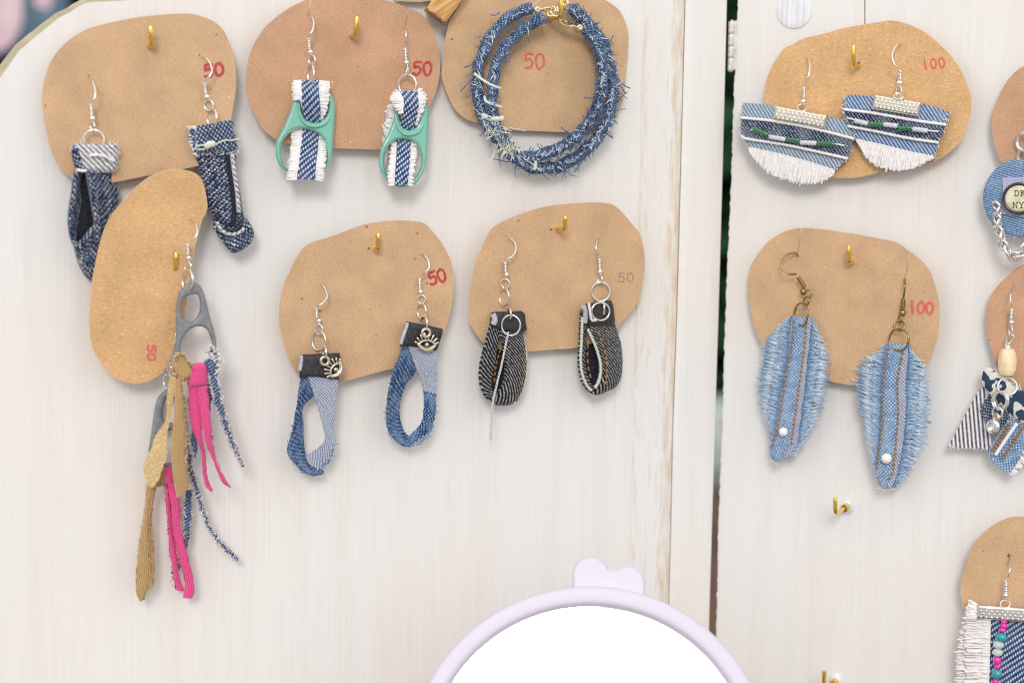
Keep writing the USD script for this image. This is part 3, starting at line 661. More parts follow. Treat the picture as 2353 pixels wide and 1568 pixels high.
def card(name_label, fr, pts, wf, mt, slits=(), holes=(), prices=(), group='kraft earring cards', ink='ink_red', core=None, th=.55):
    poly = smooth_poly(pts, 4)
    cut = [LineString(s).buffer(.75, cap_style=2) for s in slits] + [Point(h[0], h[1]).buffer(h[2]) for h in holes]
    if cut: poly = poly.difference(unary_union(cut))
    if hasattr(poly, 'geoms'): poly = max(poly.geoms, key=lambda g: g.area)
    c = poly.centroid
    t = Thing('earring_card', fr, (c.x, poly.bounds[1], float(wf(c.x, poly.bounds[1]))), name_label, 'card', group)
    t.part('card_sheet', sheet(fr, poly, wf, th, 9), mt)
    if core:
        t.part('cut_edge', sheet(fr, poly.buffer(.9), lambda x, y: wf(x, y) - .12, th - .16, 12), M['card_core'])
    for h in holes:
        rim = Point(h[0], h[1]).buffer(h[2] + 2.2).difference(Point(h[0], h[1]).buffer(h[2]))
        t.part('torn_hole', sheet(fr, rim, lambda x, y: wf(x, y) + .06, .06, 2.5, dome=(.25, 2)), mt)
    if prices:
        t.part('price', join([sheet(fr, p, lambda x, y: wf(x, y) + .05, .045, 3) for p in prices]), M[ink])
    return t
w1 = plane_w(320, 230, 5.0, 0.3, .2, .5)
card('brown kraft card with rounded corners in the top left, behind the denim sock earrings', LEFT, cA([(365, 900), (375, 760), (400, 650), (440, 540), (500, 450), (600, 350), (700, 285), (800, 240), (1000, 190), (1180, 155), (1350, 135), (1500, 123), (1650, 122), (1760, 145), (1870, 195), (1945, 265), (1990, 360), (2025, 460), (2045, 560), (2053, 680), (2050, 800), (2030, 920), (2000, 1060), (1930, 1250), (1850, 1390), (1700, 1449), (1280, 1530), (1008, 1583), (850, 1600), (740, 1590), (640, 1555), (560, 1500), (480, 1400), (430, 1260), (392, 1080)]), w1, M['kraft'],
     holes=[(*cA.pt(770, 660), 2.2), (*cA.pt(1735, 480), 2.0), (*cA.pt(1832, 780), 2.0)], prices=price('50', *cA.pt(1772, 568), 20, 28, 4, -.1, 7))
w2 = plane_w(790, 160, 4.5, -.2, .3, .4)
card('reddish kraft card behind the two green tab earrings', LEFT, cB([(122, 720), (130, 600), (150, 500), (185, 400), (240, 310), (280, 250), (370, 165), (480, 85), (600, 20), (690, -10), (800, -24), (1000, -30), (1200, -18), (1340, 5), (1450, 40), (1540, 75), (1640, 120), (1720, 210), (1770, 310), (1800, 420), (1812, 560), (1805, 680), (1775, 800), (1730, 910), (1660, 1060), (1560, 1210), (1440, 1290), (1290, 1302), (1100, 1297), (900, 1290), (700, 1268), (520, 1250), (440, 1243), (350, 1190), (270, 1120), (180, 960), (135, 840)]), w2, M['kraft_red'],
     slits=[cB([(692, -40), (680, 60), (668, 130)]), cB([(1542, 60), (1525, 150), (1508, 215)])], prices=price('50', *cB.pt(1580, 538), 19, 30, 4, .02, 6.5))
w3 = plane_w(1230, 150, 3.0, -.2, .2, .3)
card('kraft card at the top behind the wrapped denim bracelet', LEFT, cC([(145, 650), (155, 550), (170, 450), (180, 330), (210, 200), (260, 120), (310, 50), (370, -20), (600, -60), (1000, -75), (1400, -45), (1530, -10), (1600, 20), (1680, 80), (1730, 160), (1765, 260), (1772, 330), (1765, 480), (1750, 640), (1740, 760), (1735, 830), (1700, 930), (1660, 1030), (1610, 1090), (1540, 1130), (1440, 1150), (1310, 1155), (1000, 1143), (730, 1130), (580, 1105), (450, 1070), (350, 1030), (260, 950), (200, 830), (160, 720)]), w3, M['kraft'],
     prices=price('50', *cC.pt(868, 470), 20, 34, 5, .0, 5.5), ink='ink_pale')
w4 = plane_w(330, 640, 9.0, -.8, -.4, .2)
card('kidney-shaped golden card overlapping the sock earrings\' card', LEFT, [*cE([(855, 130), (760, 145), (650, 185), (560, 245), (470, 330), (400, 410), (310, 510), (260, 600), (220, 700), (185, 830), (160, 950), (140, 1050), (125, 1180), (112, 1320), (105, 1470)]), (208, 775), (215, 803), (230, 830), (250, 854), (277, 873), (305, 880), (338, 876), (361, 864), (378, 848), (390, 825), (402, 786), (414, 760), (426, 731), *cE([(950, 1300), (962, 1180), (985, 1030), (1012, 860), (1042, 730), (1070, 620), (1088, 558), (1114, 520), (1130, 450), (1120, 370), (1100, 270), (1060, 200), (1010, 160), (930, 140)])], w4, M['kraft_gold'],
     slits=[cE([(1100, 552), (1040, 566), (990, 566)])], prices=price('50', 358, 793, 16, 18, 3, 1.62, 5.5), ink='ink_pale', core=True)
w5 = plane_w(840, 690, 6.0, 0.1, -.5, .5)
card('kraft card behind the earrings with black leather and eye charms', LEFT, cG([(48, 640), (52, 540), (75, 430), (105, 370), (130, 310), (165, 255), (210, 210), (300, 180), (390, 150), (500, 108), (600, 88), (700, 80), (800, 85), (850, 95), (885, 125), (930, 180), (970, 240), (1000, 310), (1012, 380), (1015, 440), (1008, 530), (982, 640), (945, 730), (880, 820), (780, 875), (640, 908), (520, 940), (385, 975), (290, 978), (190, 955), (130, 895), (90, 810), (65, 720)]), w5, M['kraft'],
     holes=[(*cG.pt(545, 235), 2.6), (*cG.pt(800, 290), 1.6)], prices=price('50', *cG.pt(868, 372), 18, 29, 3, -.3, 6))
w6 = plane_w(1280, 640, 6.0, .1, -.5, .5)
card('kraft card beside the worn batten, behind the black twill loop earrings', LEFT, cH([(62, 760), (70, 640), (85, 520), (105, 420), (140, 340), (170, 270), (210, 210), (300, 160), (400, 120), (520, 85), (640, 68), (800, 57), (900, 62), (950, 75), (1000, 120), (1050, 180), (1100, 240), (1125, 320), (1135, 430), (1125, 530), (1100, 640), (1060, 710), (1010, 770), (950, 832), (870, 890), (730, 938), (600, 950), (480, 960), (380, 963), (280, 955), (200, 936), (150, 910), (110, 860), (75, 800)]), w6, M['kraft'],
     holes=[(*cH.pt(565, 222), 2.6), (*cH.pt(288, 258), 1.4), (*cH.pt(872, 246), 1.6)], prices=price('50', *cH.pt(972, 488), 16, 20, 4, -.02, 2.0), ink='ink_violet')
w7 = plane_w(1990, 230, 4.5, .2, .3, .6)
card('golden kraft card behind the two fringed half-moon earrings', RIGHTP, cD([(335, 750), (350, 640), (385, 540), (425, 470), (490, 380), (560, 345), (645, 300), (800, 265), (960, 220), (1130, 190), (1300, 163), (1350, 165), (1420, 180), (1500, 210), (1600, 265), (1700, 350), (1780, 430), (1850, 530), (1900, 630), (1935, 730), (1943, 800), (1935, 900), (1910, 980), (1870, 1080), (1800, 1160), (1700, 1230), (1600, 1270), (1450, 1295), (1270, 1325), (1100, 1370), (980, 1380), (860, 1372), (640, 1290), (460, 1140), (370, 980), (340, 860)]), w7, M['kraft_gold'],
     slits=[cD([(638, 280), (650, 360), (668, 440)]), cD([(1362, 150), (1385, 250), (1408, 335)])], holes=[(*cD.pt(1070, 490), 3.5)], prices=price('100', *cD.pt(1560, 470), 13, 22, 6, -.12, 4.5), ink='ink_pale', core=True)
w8 = plane_w(1940, 700, 5.0, .3, .2, .4)
card('kraft card behind the two denim feather earrings', RIGHTP, cI([(78, 400), (85, 290), (110, 230), (160, 160), (210, 110), (270, 75), (330, 55), (375, 50), (480, 57), (660, 82), (800, 108), (900, 130), (960, 170), (1020, 215), (1080, 280), (1110, 350), (1130, 430), (1140, 500), (1135, 600), (1120, 690), (1090, 770), (1045, 848), (960, 890), (830, 915), (695, 925), (600, 912), (520, 895), (400, 855), (260, 795), (165, 705), (120, 620), (95, 520)]), w8, M['kraft'],
     slits=[cI([(378, 40), (366, 120), (354, 185)]), cI([(985, 160), (965, 240), (950, 320)])], holes=[(*cI.pt(650, 248), 2.6)], prices=price('100', *cI.pt(968, 458), 17, 26, 3, .03, 7), ink='ink_pale')
w9 = plane_w(2380, 280, 4.5, 0, .3)
card('kraft card cut by the right edge, behind the round denim pendant', RIGHTP, cJ([(350, 480), (360, 400), (390, 330), (430, 240), (490, 160), (560, 105), (700, 60), (900, 50), (1100, 150), (1150, 400), (1100, 650), (900, 800), (600, 830), (480, 800), (415, 745), (380, 660), (355, 560)]), w9, M['kraft_red'])
w10 = plane_w(2370, 740, 4.5, 0, .3)
card('kraft card cut by the right edge, behind the earring with a wooden bead', RIGHTP, cK([(400, 430), (410, 340), (430, 260), (480, 190), (540, 130), (600, 75), (657, 45), (800, 0), (1000, 50), (1100, 300), (1080, 600), (900, 850), (680, 895), (560, 860), (480, 750), (445, 650), (415, 540)]), w10, M['kraft_red'],
     slits=[cK([(560, 90), (580, 150), (592, 190)])])
w11 = plane_w(2360, 1300, 6.5, 0, .2)
card('kraft card in the bottom right corner, behind the bead-string earring', RIGHTP, cL([(290, 760), (300, 660), (330, 560), (360, 450), (420, 340), (500, 260), (600, 180), (735, 125), (843, 125), (1100, 140), (1300, 300), (1400, 600), (1350, 900), (900, 1010), (480, 1000), (330, 930), (300, 840)]), w11, M['kraft'],
     holes=[(*cL.pt(712, 462), 4.0)])

# ------------------------------------------------------------------ ear wires
def earring(label, fr, c, wire, coil, bd, loop, rings, w=7.0, metal='silver', group=None, turns=7, cr=.62, hole_w=4.5, rw=.26):
    """the findings: bent ear wire, coil, bead, loop and jump rings; returns the thing so that the pendant can be added.
    wire: crop points; coil: two crop points; bd: (x, y, r); loop, rings: (x, y, rx, ry)"""
    m = M[metal]
    P = [c.pt(*p) for p in wire]
    n = len(P)
    ws = [hole_w + (w + 2.2 - hole_w) * math.sin(min(1, i / max(1, n - 2)) * math.pi * .62) for i in range(n)]
    ws[-1] = w
    anchor = (*P[0], hole_w)
    t = Thing('earring', fr, anchor, label, 'earring', group)
    t.part('ear_wire', tube(fr, [(x, y, q) for (x, y), q in zip(P, ws)], rw, 30, 8), m)
    if coil:
        a, b = c.pt(*coil[0]), c.pt(*coil[1])
        t.part('coil', join([helix(fr, (*a, w), (*b, w), cr - .16, .2, turns), tube(fr, [(*a, w), (*b, w)], cr - .25, 4, 8)]), m)
    if bd:
        x, y = c.pt(bd[0], bd[1]); t.part('bead', ball(fr, x, y, w, bd[2] * c.s), m)
    for q in ([loop] if loop else []):
        x, y = c.pt(q[0], q[1]); t.part('loop', ring(fr, x, y, w, q[2] * c.s, q[3] * c.s, .24), m)
    for q in rings:
        x, y = c.pt(q[0], q[1]); t.part('jump_ring', ring(fr, x, y, q[4] if len(q) > 4 else w + .4, q[2] * c.s, q[3] * c.s, .3), m)
    return t

# --- dark denim socks
G = 'pair of dark denim sock earrings'
t = earring('dark denim sock earring, the left one, half hidden by the kidney-shaped card', LEFT, cA, [(770, 665), (800, 700), (820, 750), (830, 800), (825, 850), (805, 885), (797, 910)], [(795, 910), (796, 1010)], (805, 1033, 29), (805, 1098, 18, 38), [(815, 1222, 90, 92, 7.6)], w=7.2)
t.part('cuff', sheet(LEFT, smooth_poly(cN([(175, 275), (200, 240), (230, 230), (270, 240), (400, 243), (555, 240), (575, 290), (583, 335), (570, 420), (550, 482), (440, 492), (330, 488), (215, 458), (185, 400), (190, 350), (160, 305)]), 3), lambda x, y: 7.2 + 0 * x, 2.4, 5, dome=(1.2, 12)), M['indigo_back'])
t.part('cuff_fold', sheet(LEFT, smooth_poly(cN([(172, 288), (200, 252), (236, 275), (255, 330), (272, 395), (300, 470), (215, 456), (186, 395)]), 3), 8.0, .8, 4, dome=(.7, 9), ang=.4), M['indigo'], label='dark outer face of the cloth at the left of the cuff')
t.part('denim_loop', ribbon(LEFT, cN([(215, 470, 7.6), (195, 640, 8), (166, 840, 8), (164, 960, 8.2), (190, 1080, 8.4), (235, 1150, 8.6), (310, 1060, 8.6), (385, 960, 8.6), (375, 820, 8.6), (345, 650, 8.4), (312, 480, 8)]),
       cN([(330, 470, 1.5), (330, 640, 1), (330, 840, 0.6), (270, 1180, .8), (255, 1290, 2.4), (355, 1422, 3.2), (480, 1330, 3.4), (570, 1050, 3.5), (583, 790, 3.6), (560, 640, 3.8), (540, 478, 4)]), 1.0, 70, 9, wob=1.0), M['indigo'])
t.part('lining', sheet(LEFT, smooth_poly(cN([(262, 500), (312, 485), (345, 690), (372, 880), (378, 960), (290, 1060), (238, 1120), (215, 1040), (228, 800)]), 3), 5.6, .6, 6), M['black_inside'])
t.part('rolled_edge', join([tube(LEFT, cN([(215, 480, 8.2), (195, 640, 8.6), (166, 840, 8.6), (164, 960, 8.8), (190, 1080, 9), (235, 1150, 9.2)]), .75, 40, 8), tube(LEFT, cN([(320, 480, 8.6), (350, 640, 9), (380, 820, 9.2), (400, 960, 9.2), (400, 1090, 8.6)]), .95, 40, 8), tube(LEFT, cN([(235, 1150, 9), (290, 1070, 9.2), (385, 960, 9)]), .8, 24, 8)]), M['indigo'])
t.part('toe', sheet(LEFT, smooth_poly(cN([(235, 1160), (300, 1060), (390, 1030), (440, 1080), (430, 1250), (400, 1420), (355, 1420), (290, 1360), (235, 1270)]), 3), 6.2, 1.2, 5, dome=(1.8, 16)), M['indigo'])
t.part('loose_threads', join([fuzz(LEFT, cN([(175, 275, 8), (230, 232, 8), (400, 240, 8), (556, 240, 8), (583, 335, 8), (550, 482, 8.4), (440, 492, 8.4), (330, 488, 8.4), (215, 458, 8)]), 90, 3.2, .1, 4), fuzz(LEFT, cN([(215, 480, 8.4), (166, 840, 8.6), (164, 960, 9), (235, 1250, 8), (355, 1420, 6)]), 70, 3, .09, 5)]), M['white_thread'], kind='stuff')
t.part('tied_thread', join([tube(LEFT, cN([(220, 470, 9), (270, 478, 9.5), (305, 478, 9)]), .4, 10), tube(LEFT, cN([(330, 345, 9.3), (400, 340, 9.9), (470, 355, 9.8), (540, 395, 9.3)]), .35, 14), tube(LEFT, cN([(120, 690, 7), (150, 680, 7.5), (200, 685, 8)]), .08, 10, 4)]), M['white_thread'])
t = earring('dark denim sock earring, the right one, its whole foot in view beside the kidney-shaped card', LEFT, cA, [(1735, 492), (1780, 500), (1820, 540), (1843, 600), (1835, 650), (1800, 690), (1772, 720)], [(1776, 722), (1790, 815)], (1800, 845, 29), (1815, 915, 38, 46), [(1845, 1030, 40, 88, 7.8)], w=7.2)
t.part('cuff', sheet(LEFT, smooth_poly(cO([(212, 150), (222, 110), (290, 104), (460, 75), (640, 45), (672, 90), (690, 200), (715, 330), (690, 375), (500, 380), (300, 402), (262, 390), (240, 300), (220, 230)]), 3), 7.2, 2.6, 5, dome=(1.0, 10), ang=.16), M['indigo_cuff'])
t.part('leg', sheet(LEFT, smooth_poly(cO([(275, 385), (470, 380), (680, 370), (700, 560), (735, 760), (768, 980), (790, 1080), (740, 1180), (640, 1200), (540, 1180), (500, 1090), (470, 1020), (400, 920), (382, 800), (350, 640), (300, 500)]), 3), 4.6, 2, 5, dome=(2.8, 26), ang=1.67, wob=.8), M['indigo'])
t.part('foot', sheet(LEFT, smooth_poly(cO([(455, 1060), (480, 1030), (540, 1150), (650, 1190), (740, 1150), (790, 1040), (830, 1080), (870, 1150), (876, 1230), (840, 1300), (780, 1350), (690, 1390), (640, 1375), (560, 1280), (500, 1200), (462, 1140)]), 3), 6.6, 2, 4.5, dome=(1.6, 14), ang=.5), M['indigo'])
t.part('side_seam', join([tube(LEFT, cO([(655, 385, 7.6), (675, 560, 7.8), (705, 780, 7.8), (725, 980, 7.8)]), .7, 40, 8), tube(LEFT, cO([(500, 1080, 8), (560, 1170, 8.6), (650, 1205, 8.8), (740, 1180, 8.6), (775, 1140, 8.4)]), .5, 30, 8)]), M['indigo_back'])
t.part('dark_welt', tube(LEFT, cO([(610, 390, 7.4), (635, 560, 7.6), (665, 780, 7.6), (680, 980, 7.6), (655, 1120, 8)]), .75, 40, 8), M['black_inside'])
t.part('frayed_edge', fringe(LEFT, cO([(292, 110, 8), (305, 300, 8), (300, 395, 8)]), cO([(218, 115, 7.6), (235, 290, 7.6), (265, 395, 7.6)]), 24, .28, .8, lift=.3, seed=3), M['white_thread'], kind='stuff')
t.part('loose_threads', join([fuzz(LEFT, cO([(640, 45, 8), (690, 200, 8), (715, 340, 8), (690, 380, 8), (500, 383, 8), (300, 402, 8)]), 90, 3.5, .11, 6), fuzz(LEFT, cO([(735, 760, 6), (790, 1040, 7), (876, 1200, 7), (780, 1350, 7.4), (690, 1390, 7.4), (560, 1280, 7.4), (455, 1080, 7)]), 80, 2.6, .09, 7)]), M['white_thread'], kind='stuff')
t.part('tied_thread', join([tube(LEFT, cO([(300, 345, 9), (290, 315, 9.2), (340, 300, 9.3), (400, 300, 9.5), (380, 335, 9.4), (310, 345, 9.2)]), .22, 30, 6), tube(LEFT, cO([(400, 300, 9.4), (480, 290, 9.6), (580, 250, 9.6), (650, 250, 9.4), (740, 230, 9)]), .2, 30, 6), tube(LEFT, cO([(390, 315, 9.2), (430, 290, 9.8), (470, 285, 9.2)]), .9, 10, 8)]), M['cream_thread'])

# --- green pull tabs on striped denim
def tab(fr, outer, holes, w, mt, t, name, dome=(1.25, 6.5), th=.9):
    poly = smooth_poly(outer, 5)
    for h in holes: poly = poly.difference(smooth_poly(h, 5))
    return t.part(name, sheet(fr, poly, w, th, 3.2, dome=dome), M[mt])
t = earring('green can-tab earring on frayed denim, hung higher, with its strap square to the card', LEFT, cB, [(680, 125), (706, 170), (713, 220), (700, 270), (677, 310), (668, 335)], [(671, 335), (675, 430)], (683, 457, 27), (697, 523, 28, 40), [(688, 650, 26, 95, 7.6)], w=7.0)
tab(LEFT, cB([(540, 880), (500, 990), (440, 1130), (390, 1230), (379, 1320), (395, 1400), (430, 1460), (490, 1500), (600, 1535), (720, 1530), (800, 1490), (850, 1420), (875, 1330), (885, 1200), (895, 1050), (900, 930), (885, 860), (850, 812), (780, 785), (690, 780), (600, 805)]),
    [cB([(600, 905), (620, 990), (660, 1045), (720, 1065), (780, 1048), (825, 995), (838, 910), (800, 850), (700, 832), (630, 855)]), cB([(430, 1300), (440, 1240), (480, 1180), (540, 1132), (610, 1120), (700, 1138), (770, 1180), (810, 1230), (826, 1310), (820, 1400), (790, 1465), (700, 1500), (560, 1495), (480, 1465), (440, 1400)])], 7.2, 'green', t, 'pull_tab')
t.part('tab_ridge', tube(LEFT, cB([(580, 900, 8.6), (600, 1010, 8.8), (650, 1080, 9), (730, 1100, 9), (810, 1075, 8.8), (850, 1010, 8.6)]), .35, 30, 8), M['green'])
t.part('denim_strap', join([ribbon(LEFT, cB([(606, 705, 8.2), (608, 800, 9.8), (615, 930, 9.6), (640, 1040, 8.0), (640, 1090, 6.5)]), cB([(752, 705, 8.2), (756, 800, 9.8), (768, 930, 9.6), (765, 1040, 8), (755, 1090, 6.5)]), .7, 26, 5),
    ribbon(LEFT, cB([(622, 1080, 6.2), (612, 1200, 6.6), (595, 1330, 8), (580, 1450, 9.8), (565, 1560, 10)]), cB([(762, 1080, 6.2), (755, 1200, 6.6), (745, 1330, 8), (730, 1450, 9.8), (722, 1565, 10)]), .7, 26, 5)]), M['twill'])
t.part('frayed_edge', join([fringe(LEFT, cB([(606, 705, 8.2), (608, 800, 9.8), (610, 860, 9.7)]), cB([(532, 702, 8.2), (530, 800, 9.7), (540, 868, 9.6)]), 17, .33, .8, lift=.15, seed=11, var=.06, taper=.9),
    fringe(LEFT, cB([(752, 708, 8.2), (756, 800, 9.8), (768, 930, 9.4), (765, 1040, 7.8)]), cB([(850, 712, 8.2), (845, 800, 9.6), (838, 900, 9.4), (790, 1045, 7.8)]), 28, .33, .8, lift=.15, seed=12, var=.06, taper=.9),
    fringe(LEFT, cB([(612, 870, 9.4), (630, 960, 9)]), cB([(590, 870, 9.4), (612, 960, 9)]), 8, .3, .6, lift=.1, seed=13),
    fringe(LEFT, cB([(622, 1120, 6.2), (612, 1200, 6.6), (595, 1330, 8), (580, 1450, 9.8), (565, 1560, 10)]), cB([(525, 1125, 6.2), (520, 1200, 6.4), (508, 1330, 7.8), (492, 1450, 9.6), (482, 1562, 9.8)]), 34, .33, .8, lift=.15, seed=14, var=.05, taper=.9),
    fringe(LEFT, cB([(762, 1150, 6.2), (755, 1200, 6.6), (745, 1330, 8), (730, 1450, 9.8), (722, 1565, 10)]), cB([(770, 1155, 6.2), (815, 1240, 6.4), (822, 1330, 7.8), (808, 1450, 9.6), (798, 1568, 9.8)]), 32, .33, .8, lift=.15, seed=15, var=.05, taper=.9)]), M['white_thread'], kind='stuff')
t.part('strap_backing', join([sheet(LEFT, cB([(535, 705), (845, 712), (835, 900), (790, 1040), (620, 960), (600, 865), (540, 865)]), 8.0, .3, 7), sheet(LEFT, cB([(528, 1120), (765, 1150), (812, 1240), (820, 1330), (795, 1560), (486, 1555), (512, 1330)]), 5.8, .3, 7)]), M['white_thread'])
t = earring('green can-tab earring on frayed denim, hung lower and turned aside, next to the price', LEFT, cB, [(1510, 235), (1516, 280), (1517, 340), (1512, 420)], [(1510, 425), (1515, 520)], (1520, 548, 27), (1526, 612, 7, 46), [(1528, 737, 76, 88, 7.4)], w=7.0)
tab(LEFT, cB([(1440, 930), (1400, 1060), (1350, 1180), (1300, 1280), (1280, 1380), (1282, 1460), (1320, 1530), (1360, 1590), (1450, 1632), (1560, 1622), (1625, 1575), (1680, 1480), (1700, 1380), (1710, 1200), (1716, 1000), (1712, 940), (1690, 900), (1600, 865), (1500, 875)]),
    [cB([(1455, 950), (1468, 1050), (1495, 1112), (1545, 1133), (1600, 1108), (1628, 1050), (1640, 965), (1600, 915), (1510, 905)]), cB([(1326, 1370), (1350, 1290), (1400, 1240), (1460, 1212), (1530, 1215), (1590, 1240), (1630, 1290), (1649, 1370), (1640, 1460), (1600, 1535), (1540, 1580), (1440, 1588), (1370, 1545), (1332, 1460)])], 7.2, 'green', t, 'pull_tab')
t.part('tab_ridge', tube(LEFT, cB([(1425, 1000, 8.6), (1440, 1090, 8.8), (1490, 1160, 9), (1550, 1172, 9), (1620, 1150, 8.8), (1665, 1080, 8.6)]), .35, 30, 8), M['green'])
t.part('denim_strap', join([ribbon(LEFT, cB([(1462, 800, 8.2), (1495, 880, 9.8), (1495, 960, 9.6), (1462, 1080, 8.0), (1462, 1150, 6.5)]), cB([(1612, 795, 8.2), (1622, 870, 9.8), (1618, 960, 9.6), (1590, 1080, 8), (1580, 1150, 6.5)]), .7, 26, 5),
    ribbon(LEFT, cB([(1445, 1170, 6.2), (1435, 1250, 6.6), (1428, 1380, 8), (1420, 1500, 9.8), (1415, 1610, 10)]), cB([(1562, 1170, 6.2), (1555, 1250, 6.6), (1548, 1380, 8), (1535, 1500, 9.8), (1525, 1615, 10)]), .7, 26, 5)]), M['twill'])
t.part('frayed_edge', join([fringe(LEFT, cB([(1462, 800, 8.2), (1495, 880, 9.8), (1492, 980, 9.6)]), cB([(1412, 790, 8.2), (1380, 860, 9.6), (1452, 990, 9.4)]), 20, .33, 1.2, lift=.2, seed=21, var=.1, taper=.9),
    fringe(LEFT, cB([(1612, 795, 8.2), (1622, 870, 9.8), (1618, 960, 9.6), (1592, 1080, 8)]), cB([(1645, 772, 8.2), (1690, 830, 9.6), (1668, 965, 9.4), (1610, 1090, 8)]), 27, .33, .9, lift=.15, seed=22, var=.08, taper=.9),
    fringe(LEFT, cB([(1435, 1240, 6.4), (1428, 1380, 8), (1420, 1500, 9.8), (1415, 1610, 10)]), cB([(1385, 1245, 6.4), (1370, 1380, 7.8), (1360, 1500, 9.6), (1350, 1608, 9.8)]), 29, .33, .8, lift=.15, seed=23, var=.06, taper=.9),
    fringe(LEFT, cB([(1555, 1250, 6.6), (1548, 1380, 8), (1535, 1500, 9.8), (1525, 1612, 10)]), cB([(1612, 1255, 6.4), (1602, 1380, 7.8), (1585, 1500, 9.6), (1572, 1612, 9.8)]), 28, .33, .8, lift=.15, seed=24, var=.06, taper=.9),
    fringe(LEFT, cB([(1440, 900, 5), (1400, 1060, 5), (1370, 1240, 5), (1340, 1420, 5)]), cB([(1352, 930, 4.8), (1330, 1060, 4.8), (1320, 1200, 4.8), (1300, 1300, 4.8)]), 38, .33, 1, lift=.2, seed=25, taper=.9)]), M['white_thread'], kind='stuff')
t.part('strap_backing', join([sheet(LEFT, cB([(1420, 795), (1640, 785), (1680, 830), (1660, 965), (1600, 1090), (1455, 1000), (1390, 860)]), 8.0, .3, 7), sheet(LEFT, cB([(1390, 1245), (1605, 1255), (1570, 1610), (1355, 1605)]), 5.8, .3, 7), sheet(LEFT, cB([(1360, 930), (1440, 880), (1440, 1200), (1390, 1300), (1310, 1290), (1325, 1150)]), 4.2, .3, 7)]), M['white_thread'])

# --- bracelet
b = Thing('denim_bracelet', LEFT, (*cC.pt(1180, 120), 8), 'two-strand bracelet of wrapped frayed blue denim with gold clasps', 'bracelet')
def wrapped(path, rad, seed, n=260, sides=14):
    p = spline(LEFT.pts(path), n)
    ang = np.arange(sides) / sides * 2 * np.pi
    k = np.arange(n)
    h = np.sin(k[:, None] * .42 + ang[None]) * .10
    nz = meshkit.noise(np.stack([np.broadcast_to(k[:, None] * .28, (n, sides)), np.broadcast_to(np.cos(ang)[None] * 1.6, (n, sides)), np.broadcast_to(np.sin(ang)[None] * 1.6, (n, sides))], -1), seed) - .5
    return tube_at(p, rad * 1e-3 * (1 + h + .55 * nz), sides)
s1 = [(925, 75), (800, 120), (690, 190), (600, 290), (530, 400), (482, 520), (458, 650), (458, 800), (475, 900), (510, 1010), (565, 1110), (640, 1220), (740, 1330), (850, 1420), (960, 1458), (1080, 1462), (1200, 1435), (1320, 1365), (1430, 1280), (1520, 1170), (1585, 1040), (1620, 920), (1635, 800), (1620, 650), (1590, 500), (1530, 350), (1450, 240), (1360, 150), (1270, 80)]
s2 = [(1030, 150), (900, 225), (800, 305), (705, 400), (645, 500), (605, 620), (585, 760), (583, 900), (590, 1010), (630, 1130), (700, 1250), (790, 1350), (890, 1375), (1000, 1350), (1120, 1310), (1230, 1260), (1330, 1180), (1420, 1070), (1485, 960), (1525, 830), (1545, 700), (1540, 560), (1515, 450), (1475, 350), (1395, 265)]
p1 = [(*cC.pt(*p), 6.2 + .8 * math.sin(i * .7)) for i, p in enumerate(s1)]
p2 = [(*cC.pt(*p), 7.6 + .6 * math.sin(i * .9 + 1)) for i, p in enumerate(s2)]
b.part('strand', wrapped(p1, 1.66, 2), M['wrap']); b.part('strand', wrapped(p2, 1.66, 9), M['wrap'])
lift1 = [(x, y, w + 1.0) for x, y, w in p1]; lift2 = [(x, y, w + 1.0) for x, y, w in p2]
up1 = [(x, y, w + 1.7) for x, y, w in p1]; up2 = [(x, y, w + 1.7) for x, y, w in p2]
b.part('frayed_threads', join([fuzz(LEFT, lift1, 420, 9, .17, 31, .8, .9), fuzz(LEFT, lift2, 360, 8, .17, 32, .8, .9), fuzz(LEFT, lift1[9:], 1000, 9, .2, 33, 1.0, .8), fuzz(LEFT, lift2[9:], 800, 8, .2, 34, 1.0, .8)]), M['blue_thread'], kind='stuff')
b.part('pale_threads', join([fuzz(LEFT, up1[3:12], 90, 5, .2, 45, 1.3, .4), fuzz(LEFT, up2[3:12], 60, 5, .2, 46, 1.3, .4), fuzz(LEFT, up1[9:], 420, 5, .24, 35, 1.3, .5), fuzz(LEFT, up2[9:], 360, 5, .24, 36, 1.3, .5), fuzz(LEFT, up1[:12], 90, 6, .18, 37, 1.3, .5), fuzz(LEFT, up2[:12], 60, 5, .18, 38, 1.3, .5)]), M['frost_thread'], kind='stuff')
b.part('stray_thread', join([tube(LEFT, cC(q), .2, 12, 5) for q in ([(430, 650, 7), (380, 720, 7.5), (310, 795, 7.5)], [(470, 500, 7), (410, 560, 7.6), (340, 590, 7.6)], [(1330, 30, 7), (1370, 90, 8), (1440, 160, 7.5)], [(1680, 680, 7), (1730, 740, 8), (1785, 770, 7.6)], [(1670, 680, 7), (1710, 760, 7.4), (1750, 820, 7)], [(1400, 1370, 7), (1350, 1430, 7.4), (1300, 1500, 7)], [(1560, 1140, 7.4), (1600, 1180, 7.6), (1635, 1200, 7.2)], [(1480, 850, 8), (1430, 855, 8.4), (1385, 848, 8)], [(1240, 1150, 8), (1210, 1130, 8), (1185, 1105, 7.6)], [(650, 110, 7), (610, 135, 7.4), (570, 128, 7)], [(880, 330, 8.6), (900, 345, 8.8), (918, 350, 8.4)], [(1590, 390, 7.6), (1620, 350, 8), (1640, 308, 7.6)], [(700, 550, 9), (745, 500, 9), (755, 460, 8.6)], [(420, 800, 7), (390, 830, 7.2), (362, 855, 7)])]), M['blue_thread'])
